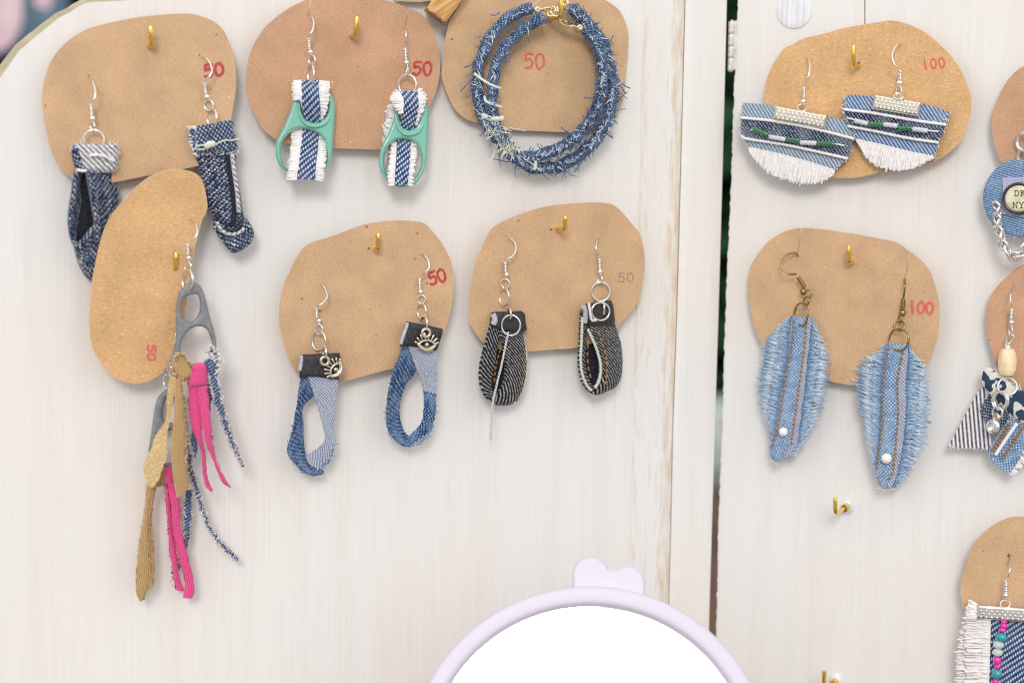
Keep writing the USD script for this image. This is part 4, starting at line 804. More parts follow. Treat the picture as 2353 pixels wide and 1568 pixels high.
b.part('cream_wrap', join([tube(LEFT, cC([(430, 640, 7.5), (480, 680, 8.5), (540, 720, 9), (600, 750, 9.4), (660, 770, 9)]), .42, 24, 6), tube(LEFT, cC([(520, 840, 8), (530, 880, 9), (590, 910, 9.6), (670, 935, 9)]), .42, 24, 6), tube(LEFT, cC([(500, 1000, 8), (560, 1030, 9.2), (620, 1035, 9.6), (680, 1030, 9)]), .75, 24, 8), tube(LEFT, cC([(940, 1370, 8), (965, 1420, 9), (950, 1480, 8.6)]), .5, 14, 6),
    fuzz(LEFT, cC([(540, 1130, 8.6), (620, 1170, 9.6), (710, 1120, 9)]), 70, 9, .22, 41, .6, .5), fuzz(LEFT, cC([(610, 1290, 8.6), (700, 1310, 9.6), (800, 1290, 9.4)]), 80, 11, .22, 42, .6, .5), fuzz(LEFT, cC([(500, 1020, 8.6), (590, 1030, 9.6), (680, 1030, 9)]), 50, 4, .2, 43, .6, .3)]), M['cream_thread'])
def clasp(pa, pb, width, w):
    """lobster clasp: a tear-shaped claw with an eye"""
    a, c2 = np.array(cC.pt(*pa)), np.array(cC.pt(*pb)); d = (c2 - a); L = np.linalg.norm(d); d /= L; n = np.array([-d[1], d[0]])
    pr = [(0, .3), (.12, .75), (.35, 1.0), (.6, .75), (.8, .55), (1, .45)]
    out = [a + d * L * s + n * width * h for s, h in pr] + [a + d * L * s - n * width * .6 * h for s, h in pr[::-1]]
    hole = [a + d * L * s + n * width * h * .28 for s, h in pr[1:4]] + [a + d * L * s - n * width * .12 * h for s, h in pr[3:0:-1]]
    body = sheet(LEFT, smooth_poly(out, 4).difference(smooth_poly(hole, 4)), w, .9, 2.2, dome=(.7, 3))
    e = ring(LEFT, *(a + d * (L + 2)), w, 4.2, 4.2, .55, n=20)
    return join([body, e])
b.part('clasp', clasp((1120, 95), (985, 88), 8.5, 7.6), M['pale_gold']); b.part('clasp', clasp((1165, 178), (1340, 240), 8.5, 9.0), M['pale_gold'])
for q in [(1118, 95, 22, 30, 9), (1140, 120, 34, 24, 9.4), (1170, 60, 18, 34, 8.4), (1225, 30, 20, 26, 8), (1095, 128, 30, 16, 9)]:
    b.part('jump_ring', ring(LEFT, *cC.pt(q[0], q[1]), q[4], q[2] * .264, q[3] * .264, .36), M['pale_gold'])

# --- grey tabs with ribbon tassels
def knot(fr, c, pts, w, h, **k):
    return sheet(fr, smooth_poly(c(pts), 4), w, 2.0, 4, dome=(h, 11), wob=1.4, **k)
t2 = earring('grey can-tab tassel earring hanging behind and below, its tab hidden by tan ribbon', LEFT, cF, [(226, 8), (238, 22), (247, 55), (249, 95), (240, 120), (222, 138)], [(219, 140), (219, 206)], (221, 219, 12), (214, 246, 9, 18), [(206, 312, 22, 38, 5.6)], w=6.0, turns=8)
tab(LEFT, cF([(235, 350), (190, 362), (155, 400), (135, 470), (118, 590), (103, 690), (112, 745), (160, 775), (240, 780), (300, 760), (325, 700), (316, 580), (302, 450), (290, 385)]),
    [cF([(212, 400), (190, 430), (182, 490), (192, 525), (225, 532), (258, 520), (268, 470), (258, 420)]), cF([(160, 610), (135, 690), (150, 735), (230, 745), (285, 725), (295, 640), (270, 585), (215, 575)])], 4.6, 'grey', t2, 'pull_tab', dome=(1.2, 7))
t2.part('tan_tassel', join([knot(LEFT, cF, [(140, 800), (185, 770), (215, 780), (225, 830), (180, 865), (140, 868)], 6.8, 1.6), ribbon(LEFT, cF([(95, 860, 6.8), (78, 1040, 6.5), (52, 1200, 6.2), (38, 1370, 6), (42, 1440, 6), (62, 1475, 6)]), cF([(140, 870, 7.2), (112, 1010, 7), (110, 1200, 7), (118, 1340, 6.6), (100, 1410, 6.4), (78, 1465, 6.2)]), .9, 50, 7, dome=.8, wob=.8)]), M['tan'])
t2.part('tan_tassel', ribbon(LEFT, cF([(112, 868, 7), (104, 1010, 6), (106, 1100, 5.6), (100, 1300, 5.6), (95, 1420, 5.6)]), cF([(146, 876, 7), (126, 1000, 6.4), (128, 1150, 6), (136, 1300, 6), (134, 1385, 6)]), .9, 50, 6, dome=.8, wob=.8), M['tan'])
t2.part('pink_tassel', join([knot(LEFT, cF, [(182, 775), (235, 765), (243, 810), (240, 860), (192, 870), (186, 830)], 7, 1.8), ribbon(LEFT, cF([(190, 850, 6.6), (197, 950, 6.2), (208, 1080, 5.6), (216, 1200, 5), (236, 1330, 4.6), (246, 1415, 4.4)]), cF([(232, 870, 6.6), (228, 1050, 6), (246, 1180, 5.4), (266, 1330, 4.8), (295, 1420, 4.4)]), .9, 50, 6, dome=.7, wob=.8)]), M['pink'])
t2.part('pink_tassel', ribbon(LEFT, cF([(205, 850, 8), (226, 1000, 7.8), (236, 1120, 7.2), (266, 1250, 6.8), (298, 1370, 6.2), (290, 1455, 6)]), cF([(242, 850, 8), (268, 950, 7.8), (272, 1080, 7.2), (302, 1200, 6.8), (328, 1300, 6.4), (347, 1410, 6), (332, 1458, 6)]), .9, 50, 6, dome=.7, wob=.8), M['pink'])
t2.part('denim_tassel', join([knot(LEFT, cF, [(298, 695), (330, 690), (340, 740), (332, 785), (300, 780)], 6.4, 1.5), ribbon(LEFT, cF([(308, 785, 6.8), (350, 890, 6.6), (388, 1020, 6.2), (432, 1118, 5.8), (502, 1205, 5.6), (570, 1266, 5.6)]), cF([(342, 785, 6.8), (372, 890, 6.6), (408, 1015, 6.2), (450, 1105, 5.8), (514, 1185, 5.6), (584, 1256, 5.6)]), .7, 50, 5)]), M['tassel'])
t2.part('denim_tassel', ribbon(LEFT, cF([(302, 890, 5), (288, 1050, 4.6), (286, 1150, 4.4), (262, 1250, 4.2), (225, 1330, 4)]), cF([(334, 890, 5), (330, 1050, 4.6), (312, 1180, 4.4), (280, 1290, 4.2), (235, 1332, 4)]), .7, 40, 5), M['tassel'])
t2.part('frayed_edge', join([fuzz(LEFT, cF([(342, 785, 7), (372, 890, 7), (408, 1015, 6.6), (450, 1105, 6.2), (514, 1185, 6), (584, 1256, 6)]), 200, 2.3, .21, 51), fuzz(LEFT, cF([(308, 785, 7), (350, 890, 7), (388, 1020, 6.6), (432, 1118, 6.2), (502, 1205, 6), (570, 1266, 6)]), 200, 2.3, .21, 52), fuzz(LEFT, cF([(302, 890, 5.4), (288, 1050, 5), (286, 1150, 4.8), (225, 1330, 4.4)]), 80, 2.2, .21, 53), fuzz(LEFT, cF([(334, 890, 5.4), (330, 1050, 5), (312, 1180, 4.8), (235, 1332, 4.4)]), 80, 2.2, .21, 54), fuzz(LEFT, cF([(298, 695, 7.4), (335, 700, 7.8), (335, 780, 7.4)]), 50, 2.4, .21, 55)]), M['white_thread'], kind='stuff')
t1 = earring('grey can-tab tassel earring in front, its bare tab over the edge of the kidney-shaped card', LEFT, cE, [(990, 568), (1020, 590), (1043, 640), (1040, 700), (1010, 740), (972, 775)], [(962, 780), (962, 868)], (970, 902, 26), (962, 975, 28, 42), [(960, 1092, 46, 92, 12.2)], w=11.5, hole_w=9.2)
tab(LEFT, [(434.8, 649), (452, 650.5), (465, 664), (473, 687.5), (481, 722), (491.6, 759), (497, 784), (496, 806), (488, 832), (462, 850), (430, 850), (407, 834), (402.5, 800), (403.5, 760), (404, 720), (404, 706), (408, 682), (417, 664)],
    [cE([(905, 1300), (930, 1252), (985, 1222), (1040, 1215), (1064, 1262), (1066, 1340), (1045, 1405), (1000, 1450), (955, 1450), (920, 1410), (903, 1350)]), [(425, 771), (436, 757), (453, 749.5), (469, 752), (480, 765), (487, 790), (486, 812), (475, 832), (450, 839), (425, 835), (415.5, 815), (416, 790)]], 11.6, 'grey', t1, 'pull_tab', dome=(1.15, 6))
t1.part('tan_tassel', join([knot(LEFT, cF, [(243, 172), (285, 163), (312, 195), (350, 268), (330, 295), (300, 312), (255, 300), (228, 252), (236, 205)], 13, 2.2), ribbon(LEFT, cF([(242, 295, 14), (242, 450, 14.4), (231, 600, 14.2), (229, 750, 13.8), (252, 926, 13.2)]), cF([(278, 300, 14), (290, 450, 14.4), (300, 570, 14.2), (305, 740, 13.8), (317, 872, 13.2)]), .9, 50, 7, dome=1.0, wob=.6)]), M['tan'])
t1.part('tan_tassel', ribbon(LEFT, cF([(215, 285, 13.6), (203, 400, 13.2), (198, 505, 12.6), (150, 590, 12), (110, 690, 11.6), (76, 765, 11.2), (88, 815, 11), (105, 868, 10.8)]), cF([(258, 295, 13.6), (238, 400, 13.2), (218, 510, 12.8), (205, 600, 12.6), (200, 700, 12.4), (178, 780, 12), (160, 830, 11.6), (130, 876, 11.2)]), .9, 50, 7, wob=1.2), M['tan_back'], label='pale reverse side of the tan ribbon, flaring towards its end')
t1.part('pink_tassel', join([knot(LEFT, cF, [(328, 232), (365, 215), (412, 222), (420, 260), (415, 330), (360, 348), (312, 340), (316, 290)], 13, 2.2, ang=1.4), ribbon(LEFT, cF([(315, 335, 12.8), (320, 480, 12.6), (350, 600, 12), (385, 680, 11.6), (395, 800, 11), (430, 890, 10.4)]), cF([(368, 340, 13), (385, 500, 12.8), (392, 620, 12.2), (406, 720, 11.8), (417, 835, 11.2), (445, 888, 10.6)]), .9, 50, 6, dome=.9, wob=.6)]), M['pink'])
t1.part('pink_tassel', ribbon(LEFT, cF([(358, 345, 14), (382, 500, 14), (402, 620, 13.4), (450, 740, 12.6), (490, 840, 12), (530, 876, 11.6)]), cF([(416, 338, 14), (428, 480, 14), (442, 620, 13.4), (467, 740, 12.6), (512, 830, 12), (536, 868, 11.6)]), .9, 50, 6, dome=.9, wob=.6), M['pink'])
t1.part('denim_tassel', join([knot(LEFT, cF, [(398, 208), (425, 190), (425, 135), (445, 128), (478, 175), (474, 240), (462, 275), (425, 272)], 13, 2.0), ribbon(LEFT, cF([(424, 275, 13), (446, 400, 12.6), (488, 520, 11.8), (540, 650, 10.8), (600, 766, 10)]), cF([(470, 272, 13), (488, 400, 12.6), (520, 500, 11.8), (562, 640, 10.8), (610, 764, 10)]), .7, 50, 5)]), M['tassel'])
t1.part('denim_tassel', join([ribbon(LEFT, cF([(412, 320, 11), (412, 400, 10.6), (422, 485, 10)]), cF([(440, 320, 11), (440, 400, 10.6), (428, 488, 10)]), .7, 20, 4), ribbon(LEFT, cF([(332, 575, 9), (330, 640, 8.6), (345, 715, 8)]), cF([(358, 570, 9), (362, 640, 8.6), (357, 716, 8)]), .7, 20, 4)]), M['tassel'])
t1.part('frayed_edge', join([fuzz(LEFT, cF([(424, 275, 13.4), (446, 400, 13), (488, 520, 12.2), (540, 650, 11.2), (600, 766, 10.4)]), 210, 2.4, .21, 61), fuzz(LEFT, cF([(470, 272, 13.4), (488, 400, 13), (520, 500, 12.2), (562, 640, 11.2), (610, 764, 10.4)]), 210, 2.4, .21, 62), fuzz(LEFT, cF([(412, 320, 11.4), (412, 400, 11), (424, 488, 10.4)]), 50, 2.1, .21, 63), fuzz(LEFT, cF([(330, 575, 9.4), (322, 640, 9), (345, 716, 8.4)]), 60, 2.9, .21, 64), fuzz(LEFT, cF([(425, 135, 14.6), (445, 130, 15), (476, 180, 15), (470, 265, 14.6)]), 90, 4, .3, 65), fuzz(LEFT, cF([(420, 150, 15), (440, 180, 15.4), (470, 200, 15.2)]), 50, 4, .3, 66)]), M['white_thread'], kind='stuff')
t1.part('tan_nap', join([fuzz(LEFT, cF([(236, 205, 14.6), (285, 165, 14.8), (345, 268, 14.6), (300, 312, 14.6), (228, 252, 14.4)]), 130, 2.4, .21, 67), fuzz(LEFT, cF([(280, 300, 14.6), (292, 450, 14.8), (302, 570, 14.6), (308, 740, 14.2), (317, 872, 13.6)]), 210, 2.4, .16, 68)]), M['tan_nap'], kind='stuff')

t1.part('pink_nap', join([fuzz(LEFT, cF(q), 110, 1.8, .12, 80 + k) for k, q in enumerate(([(315, 335, 13.2), (320, 480, 13), (350, 600, 12.4), (385, 680, 12), (395, 800, 11.4), (430, 890, 10.8)], [(416, 338, 14.6), (428, 480, 14.6), (442, 620, 13.8), (467, 740, 13), (535, 872, 12)]))]), M['pink'], kind='stuff')
t2.part('pink_nap', join([fuzz(LEFT, cF(q), 120, 2.0, .12, 84 + k) for k, q in enumerate(([(190, 850, 7), (197, 950, 6.6), (208, 1080, 6), (216, 1200, 5.4), (246, 1415, 4.8)], [(242, 850, 8.4), (268, 950, 8.2), (302, 1200, 7.2), (347, 1410, 6.4)], [(205, 850, 8.4), (236, 1120, 7.6), (298, 1370, 6.6)]))]), M['pink'], kind='stuff')
t2.part('tan_nap', join([fuzz(LEFT, cF(q), 150, 2.0, .13, 88 + k) for k, q in enumerate(([(95, 860, 7.2), (78, 1040, 6.9), (52, 1200, 6.6), (38, 1370, 6.4), (62, 1475, 6.4)], [(146, 876, 7.4), (126, 1000, 6.8), (136, 1300, 6.4), (130, 1385, 6.4), (78, 1470, 6.4)], [(112, 870, 7.8), (104, 1010, 7.6), (112, 1200, 7.4), (118, 1340, 7)]))]), M['tan_nap'], kind='stuff')
# --- leather topped loops with eye charms
def eye_charm(t, c, cx, cy, size, rot, w):
    """eye with lashes in a ring mount; size: half width of the eye in crop points"""
    ca, sa = math.cos(rot), math.sin(rot)
    q = lambda x, y: (*c.pt(cx + (x * ca - y * sa) * size, cy + (x * sa + y * ca) * size), w)
    low = [q(-1, -.1), q(-.6, .35), q(0, .58), q(.6, .35), q(1, -.1)]; up = [q(-.9, 0), q(-.5, -.35), q(0, -.48), q(.5, -.35), q(.9, 0)]
    body = join([tube(LEFT, low, np.interp(np.linspace(0, 1, 20), [0, .5, 1], [.3, .62, .3]), 20, 8), tube(LEFT, up, .34, 20, 8), tube(LEFT, [q(-.75, .06), q(0, .38), q(.75, .06)], .25, 14, 6)])
    p = t.part('eye_charm', body, M['nickel'])
    rays = []
    for k in range(8):
        a = math.radians(-168 + k * 22.3)
        rays.append(tube(LEFT, [q(math.cos(a) * .8, math.sin(a) * .52 - .02), q(math.cos(a) * 1.32, math.sin(a) * 1.25 - .05)], np.array([.24, .24, .3, .34, .26]), 5, 7))
    t.part('lashes', join(rays), M['nickel'], parent=p)
    x, y, _ = q(0, -.02); t.part('pupil', ball(LEFT, x, y, w + .1, .26 * size * c.s, .24 * size * c.s), M['nickel'], parent=p)
    x, y, _ = q(0, -1.55 if rot == 0 or abs(rot) < .2 else -1.62); return p
def leather_cap(t, poly, w, ang=0.0):
    p = t.part('leather_cap', sheet(LEFT, smooth_poly(poly, 2) if len(poly) > 8 else Polygon(poly).buffer(-1.5).buffer(1.5), w, 2.4, 5, dome=(1.0, 9), ang=ang), M['leather'])
    return p
t = earring('blue denim loop earring with leather cap and tilted eye charm, the lower of the two', LEFT, cG, [(252, 425), (285, 435), (308, 470), (313, 505), (292, 535), (265, 553), (256, 562)], [(255, 562), (257, 615)], (269, 635, 16), (267, 682, 22, 27), [(268, 745, 37, 54, 8), (300, 812, 9, 32, 10)], w=7.6, cr=.6)
t.part('denim_loop', ribbon(LEFT, cG([(168, 945, 7.6), (155, 1060, 7), (148, 1130, 7), (112, 1290, 7), (100, 1365, 7), (150, 1440, 7.4), (240, 1486, 7.4), (300, 1470, 7)]), cG([(245, 950, 7.2), (242, 1040, 6), (176, 1125, 5), (176, 1280, 4.4), (186, 1370, 4.4), (205, 1415, 4.8), (235, 1440, 5), (262, 1440, 5)]), .9, 60, 7, wob=1.0), M['blue_loop'])
t.part('denim_loop', ribbon(LEFT, cG([(205, 945, 8.2), (258, 1090, 8), (285, 1190, 8), (302, 1290, 7.6), (262, 1340, 6.6), (200, 1385, 5.6)]), cG([(373, 945, 8.2), (357, 1100, 8), (350, 1200, 8), (357, 1300, 7.8), (325, 1400, 7.2), (262, 1462, 6.6)]), .9, 50, 7, wob=.8), M['pale_back'], label='pale reverse side of the denim strip')
t.part('frayed_edge', join([fuzz(LEFT, cG([(148, 1130, 7.5), (112, 1290, 7.5), (100, 1365, 7.5), (150, 1440, 7.8), (240, 1486, 7.8), (330, 1400, 7.4), (357, 1300, 8)]), 190, 3.2, .14, 71), fuzz(LEFT, cG([(176, 1125, 6), (176, 1280, 6), (190, 1380, 6), (210, 1430, 6)]), 60, 2.6, .14, 72)]), M['sky_thread'], kind='stuff')
leather_cap(t, cG([(168, 822), (384, 812), (386, 870), (380, 962), (270, 952), (160, 950)]), 8.4)
t.part('leather_cut', tube(LEFT, cG([(168, 828, 9), (172, 850, 9), (163, 910, 9)]), .55, 12, 8), M['leather_cut'])
t.part('charm_ring', ring(LEFT, *cG.pt(301, 857), 10.6, 22 * .4149, 22 * .4149, .5), M['nickel'])
eye_charm(t, cG, 362, 905, 50, -.95, 10.6)
t = earring('blue denim loop earring with leather cap and upright eye charm, the higher of the two', LEFT, cG, [(800, 265), (840, 265), (870, 295), (879, 340), (855, 370), (832, 395)], [(828, 400), (828, 458)], (831, 476, 16), (836, 517, 22, 24), [(838, 583, 23, 42, 8), (850, 650, 18, 38, 9.6)], w=7.6, cr=.6)
t.part('denim_loop', ribbon(LEFT, cG([(735, 770, 7.4), (683, 920, 7), (652, 1080, 7), (645, 1180, 7), (668, 1265, 7.2), (730, 1318, 7.4), (775, 1326, 7.4)]), cG([(800, 800, 7.2), (800, 905, 6), (742, 1000, 5), (716, 1090, 4.6), (715, 1170, 4.6), (742, 1250, 5), (770, 1278, 5.2)]), .9, 60, 7, wob=.8), M['blue_loop'])
t.part('denim_loop', ribbon(LEFT, cG([(760, 775, 8.2), (812, 910, 8), (845, 1000, 7.8), (850, 1120, 7.4), (828, 1210, 6.6), (765, 1278, 5.4)]), cG([(920, 795, 8.2), (918, 950, 8), (915, 1100, 7.8), (890, 1230, 7.4), (840, 1300, 7.2), (760, 1326, 7)]), .9, 50, 7, wob=.6), M['pale_back'], label='pale reverse side of the denim strip, turning blue at its foot')
t.part('denim_foot', ribbon(LEFT, cG([(846, 1020, 8.1), (851, 1120, 7.8), (830, 1210, 7.1), (767, 1276, 6.0)]), cG([(917, 1040, 8.3), (914, 1120, 8.2), (890, 1230, 7.9), (770, 1326, 7.5)]), .6, 40, 6), M['blue_loop'])
t.part('frayed_edge', join([fuzz(LEFT, cG([(735, 790, 7.8), (683, 920, 7.5), (652, 1080, 7.5), (645, 1180, 7.5), (668, 1265, 7.8), (760, 1326, 7.8), (840, 1300, 7.8), (890, 1230, 8), (917, 1090, 8.2)]), 230, 3, .14, 73)]), M['sky_thread'], kind='stuff')
leather_cap(t, cG([(752, 638), (850, 655), (955, 680), (945, 730), (920, 806), (820, 782), (715, 770), (732, 700)]), 8.4, .2)
t.part('leather_cut', tube(LEFT, cG([(756, 645, 9), (754, 670, 9), (735, 720, 9), (722, 765, 9)]), .55, 12, 8), M['leather_cut'])
t.part('charm_ring', ring(LEFT, *cG.pt(862, 702), 10.8, 22 * .4149, 22 * .4149, .5), M['nickel'])
eye_charm(t, cG, 866, 768, 52, .02, 10.8)

# --- black twill loops
def chain(fr, pts, n, link, r, w_off=0.0):
    p = resamp(pts, n); out = []
    for i in range(n):
        a = p[max(0, i - 1)]; c2 = p[min(n - 1, i + 1)]
        d = c2[:2] - a[:2]; rot = math.atan2(d[1], d[0])
        out.append(ring(fr, p[i][0], p[i][1], p[i][2], link, link * (.75 if i % 2 else .35), r, rot, 12, 5, flip=1 if i % 2 else -1))
    return join(out)
t = earring('black twill loop earring with a long thin chain hanging in front', LEFT, cH, [(275, 270), (310, 272), (343, 300), (350, 345), (332, 382), (298, 403), (286, 415)], [(285, 416), (287, 480)], (293, 497, 17), (285, 550, 25, 28), [(279, 632, 28, 52, 7.8), (310, 735, 10, 34, 10), (320, 804, 57, 62, 11)], w=7.4, cr=.6)
t.part('lining', sheet(LEFT, smooth_poly(cH([(215, 820), (290, 840), (300, 960), (290, 1100), (250, 1200), (210, 1215), (180, 1150), (185, 1000)]), 3), 4.6, .7, 6), M['black_inside'])
t.part('denim_loop', ribbon(LEFT, cH([(196, 790, 8), (152, 960, 8), (128, 1080, 8), (138, 1180, 8), (172, 1242, 8), (215, 1262, 8)]), cH([(252, 840, 7.4), (228, 960, 7), (208, 1080, 6.6), (196, 1160, 6.4), (205, 1205, 6.2), (240, 1225, 6.2)]), 1.1, 50, 6), M['black_twill'])
t.part('denim_loop', ribbon(LEFT, cH([(250, 840, 8.6), (278, 960, 8.4), (287, 1070, 8), (272, 1160, 7.6), (225, 1220, 7.4), (178, 1246, 7.6)]), cH([(392, 845, 6), (412, 980, 5.6), (409, 1110, 5.4), (385, 1210, 5.4), (330, 1277, 5.6), (235, 1288, 6)]), 1.1, 50, 8, dome=.8), M['black_twill'])
t.part('topstitch', join([stitches(LEFT, cH([(382, 865, 7), (398, 980, 6.8), (396, 1100, 6.8), (372, 1200, 6.8), (345, 1245, 6.8)]), 11, .3), stitches(LEFT, cH([(258, 950, 5.8), (235, 1020, 5.8), (222, 1100, 5.8), (220, 1160, 5.8)]), 6, .3)]), M['orange_thread'])
t.part('selvedge', stitches(LEFT, cH([(392, 850, 6.6), (413, 980, 6.2), (410, 1110, 6), (386, 1210, 6), (330, 1276, 6.2)]), 34, .42, .6), M['cream_thread'])
leather_cap(t, cH([(200, 728), (215, 722), (320, 720), (398, 720), (408, 780), (415, 835), (350, 852), (285, 842), (240, 830), (196, 800)]), 8.4)
t.part('leather_cut', tube(LEFT, cH([(210, 735, 9.6), (222, 770, 9.8), (212, 800, 9.6)]), .85, 12, 8), M['leather_cut'])
t.part('chain', chain(LEFT, cH([(303, 850, 11.4), (285, 940, 11), (262, 1050, 11), (235, 1160, 10.6), (210, 1280, 10), (202, 1380, 9.4), (197, 1495, 9)]), 66, 2.6, .17), M['silver_satin'])
t = earring('black twill loop earring with two stacked rings, beside the pencilled price', LEFT, cH, [(868, 250), (846, 285), (838, 330), (850, 370), (860, 400)], [(860, 400), (862, 465)], (862, 480, 17), (862, 525, 13, 26), [(867, 600, 56, 58, 7.8), (880, 700, 9, 38, 10), (866, 720, 54, 54, 10.6)], w=7.4, cr=.6)
t.part('lining', sheet(LEFT, smooth_poly(cH([(765, 820), (810, 830), (848, 950), (858, 1060), (840, 1150), (815, 1180), (780, 1120), (762, 1000)]), 3), 4.6, .7, 6), M['black_inside'])
t.part('denim_loop', ribbon(LEFT, cH([(746, 720, 8), (740, 900, 7.8), (734, 1000, 7.8), (742, 1100, 7.8), (772, 1180, 8), (815, 1213, 8)]), cH([(780, 760, 7.6), (772, 900, 7), (764, 1000, 6.8), (772, 1090, 6.8), (800, 1160, 7), (828, 1180, 7)]), 1.1, 50, 5), M['black_twill'])
t.part('denim_loop', ribbon(LEFT, cH([(785, 815, 8.6), (832, 920, 8.6), (862, 1040, 8.4), (856, 1130, 8.2), (830, 1185, 8), (800, 1212, 8)]), cH([(947, 795, 6), (984, 920, 5.6), (993, 1040, 5.4), (978, 1140, 5.4), (935, 1185, 5.8), (850, 1208, 6.4)]), 1.1, 50, 8, dome=.8), M['black_twill'])
t.part('topstitch', join([stitches(LEFT, cH([(850, 845, 9.6), (885, 940, 9.6), (905, 1040, 9.4), (900, 1130, 9), (880, 1180, 8.6)]), 9, .34), stitches(LEFT, cH([(790, 920, 5.8), (786, 1000, 5.8), (795, 1080, 5.8), (812, 1140, 5.8)]), 5, .32)]), M['orange_thread'])
t.part('selvedge', join([stitches(LEFT, cH([(790, 830, 9.4), (835, 930, 9.4), (866, 1040, 9.2), (860, 1130, 9), (830, 1190, 8.8)]), 24, .5, .6), stitches(LEFT, cH([(755, 760, 8.8), (750, 900, 8.6), (745, 1000, 8.6), (752, 1090, 8.6), (780, 1165, 8.8), (815, 1205, 8.8)]), 28, .5, .6)]), M['cream_thread'])
leather_cap(t, cH([(748, 695), (790, 672), (860, 660), (930, 652), (943, 680), (950, 740), (949, 800), (870, 815), (800, 826), (782, 780)]), 8.4)
t.part('leather_cut', tube(LEFT, cH([(755, 700, 9), (765, 690, 9.4), (775, 730, 9.4), (772, 790, 9)]), .75, 14, 8), M['leather_cut'])
t.part('chain', chain(LEFT, cH([(795, 672, 11), (803, 720, 11.4), (812, 770, 11.4), (835, 772, 11)]), 16, 3.0, .22), M['silver_satin'])

# --- fringed half moons
def half_moon(t, c, top, l1, l2, l3, arc, clamp, beads, ends, mt, seed):
    """four bands of denim with piping between them, a thread fringe below, a dotted metal clamp on top and a string of bugle beads"""
    w = 7.2; wl = lambda q, d=0.0: [(*c.pt(*p), w + d) for p in q]
    pol = lambda a, b: [c.pt(*p) for p in a] + [c.pt(*p) for p in b[::-1]]
    R2 = RIGHTP
    t.part('denim_band', sheet(R2, pol(top, l1), w, .9, 5, ang=-.2), M[mt])
    t.part('denim_band', sheet(R2, pol(l1, l2), w + .5, .9, 5, ang=-.2), M['navy'], label='dark navy middle band')
    t.part('denim_band', sheet(R2, pol(l2, l3), w, .9, 5, ang=-.2), M[mt])
    for q in (l1, l2):
        t.part('piping', join([tube(R2, wl(q, .8), .42, 40, 7), fuzz(R2, wl(q, 1.0), 90, 2.2, .14, seed + len(q), .8, .2)]), M['white_thread'])
    g = resamp([(*c.pt(*p), w) for p in l3], 90); a = resamp([(*c.pt(*p), w) for p in arc], 90)
    t.part('fringe', join([fringe(R2, g, a, 120, .30, .7, lift=.3, seed=seed, taper=.85, var=.04, pts=7), fringe(R2, g - [0, 0, .6], a - [0, 2, .8], 110, .30, .8, lift=.3, seed=seed + 1, taper=.85, var=.05, pts=6), sheet(R2, Polygon([c.pt(*q) for q in l3] + [c.pt(*q) for q in arc[::-1]]).buffer(-2.5), w - .9, .3, 8)]), M['white_thread'], kind='stuff')
    ca = [c.pt(*p) for p in clamp]
    p = t.part('clamp', sheet(R2, Polygon(ca).buffer(-1.2).buffer(1.2), w + 1.2, 2.6, 3.0, dome=(1.0, 7)), M['clamp_gold'])
    A0, A1, A2, A3 = map(np.array, ca); dots = []
    for i in range(11):
        for j in range(4):
            u, v = (i + .7 + .5 * (j % 2)) / 12, (j + .8) / 4.6
            q = A0 * (1 - u) * (1 - v) + A1 * u * (1 - v) + A2 * u * v + A3 * (1 - u) * v
            dots.append(ball(R2, q[0], q[1], w + 2.22, 2.7, 2.7, 2.0, 8))
    t.part('dots', join(dots), M['silver'], parent=p)
    for k, (m, a0, a1) in enumerate(beads):
        t.part('bugle_bead', tube(R2, [(*c.pt(*a0), w + 2.1), (*c.pt(*a1), w + 2.1)], .68, 6, 14), M[m])
    t.part('bead_thread', tube(R2, [(*c.pt(*q), w + 1.4) for q in ends], .22, 30, 6), M['white_thread'])
    sides = join([fuzz(R2, wl([top[0], l1[0], l2[0], l3[0]], .4), 60, 2.6, .13, seed + 5), fuzz(R2, wl([top[-1], l1[-1], l2[-1], l3[-1]], .4), 60, 2.6, .13, seed + 6)])
    t.part('frayed_edge', sides, M['white_thread'], kind='stuff')
GD, GC = 'bead_green', 'bead_clear'
t = earring('fringed denim half-moon earring on the left, green beads at both ends of its bead row', RIGHTP, cD, [(666, 440), (686, 480), (691, 530), (680, 590), (657, 640), (649, 680)], [(646, 680), (645, 762)], (640, 792, 25), (630, 838, 36, 26), [], w=8.0)
half_moon(t, cD, [(172, 797), (300, 808), (420, 822), (620, 865), (830, 905), (1012, 948)], [(155, 915), (400, 940), (700, 995), (1033, 1078)], [(158, 1052), (200, 1078), (500, 1125), (800, 1190), (985, 1232)], [(215, 1142), (450, 1190), (700, 1258), (880, 1318)],
          [(225, 1185), (330, 1310), (480, 1390), (640, 1425), (780, 1408), (872, 1362)], [(415, 815), (832, 892), (810, 1002), (400, 930)],
          [(GD, (252, 1002), (366, 1048)), (GC, (376, 1062), (500, 1083)), (GD, (510, 1082), (610, 1092)), (GC, (617, 1106), (742, 1112)), (GD, (750, 1112), (884, 1118))],
          [(232, 1010), (250, 1005), (370, 1052), (505, 1084), (612, 1100), (745, 1112), (885, 1118), (960, 1132)], 'twill_pale', 100)
t = earring('fringed denim half-moon earring on the right, clear beads at both ends of its bead row', RIGHTP, cD, [(1405, 340), (1372, 350), (1342, 390), (1330, 440), (1342, 490), (1370, 525), (1393, 545)], [(1391, 545), (1390, 620)], (1388, 648, 27), (1382, 712, 22, 42), [(1380, 748, 36, 22, 9.2)], w=8.0)
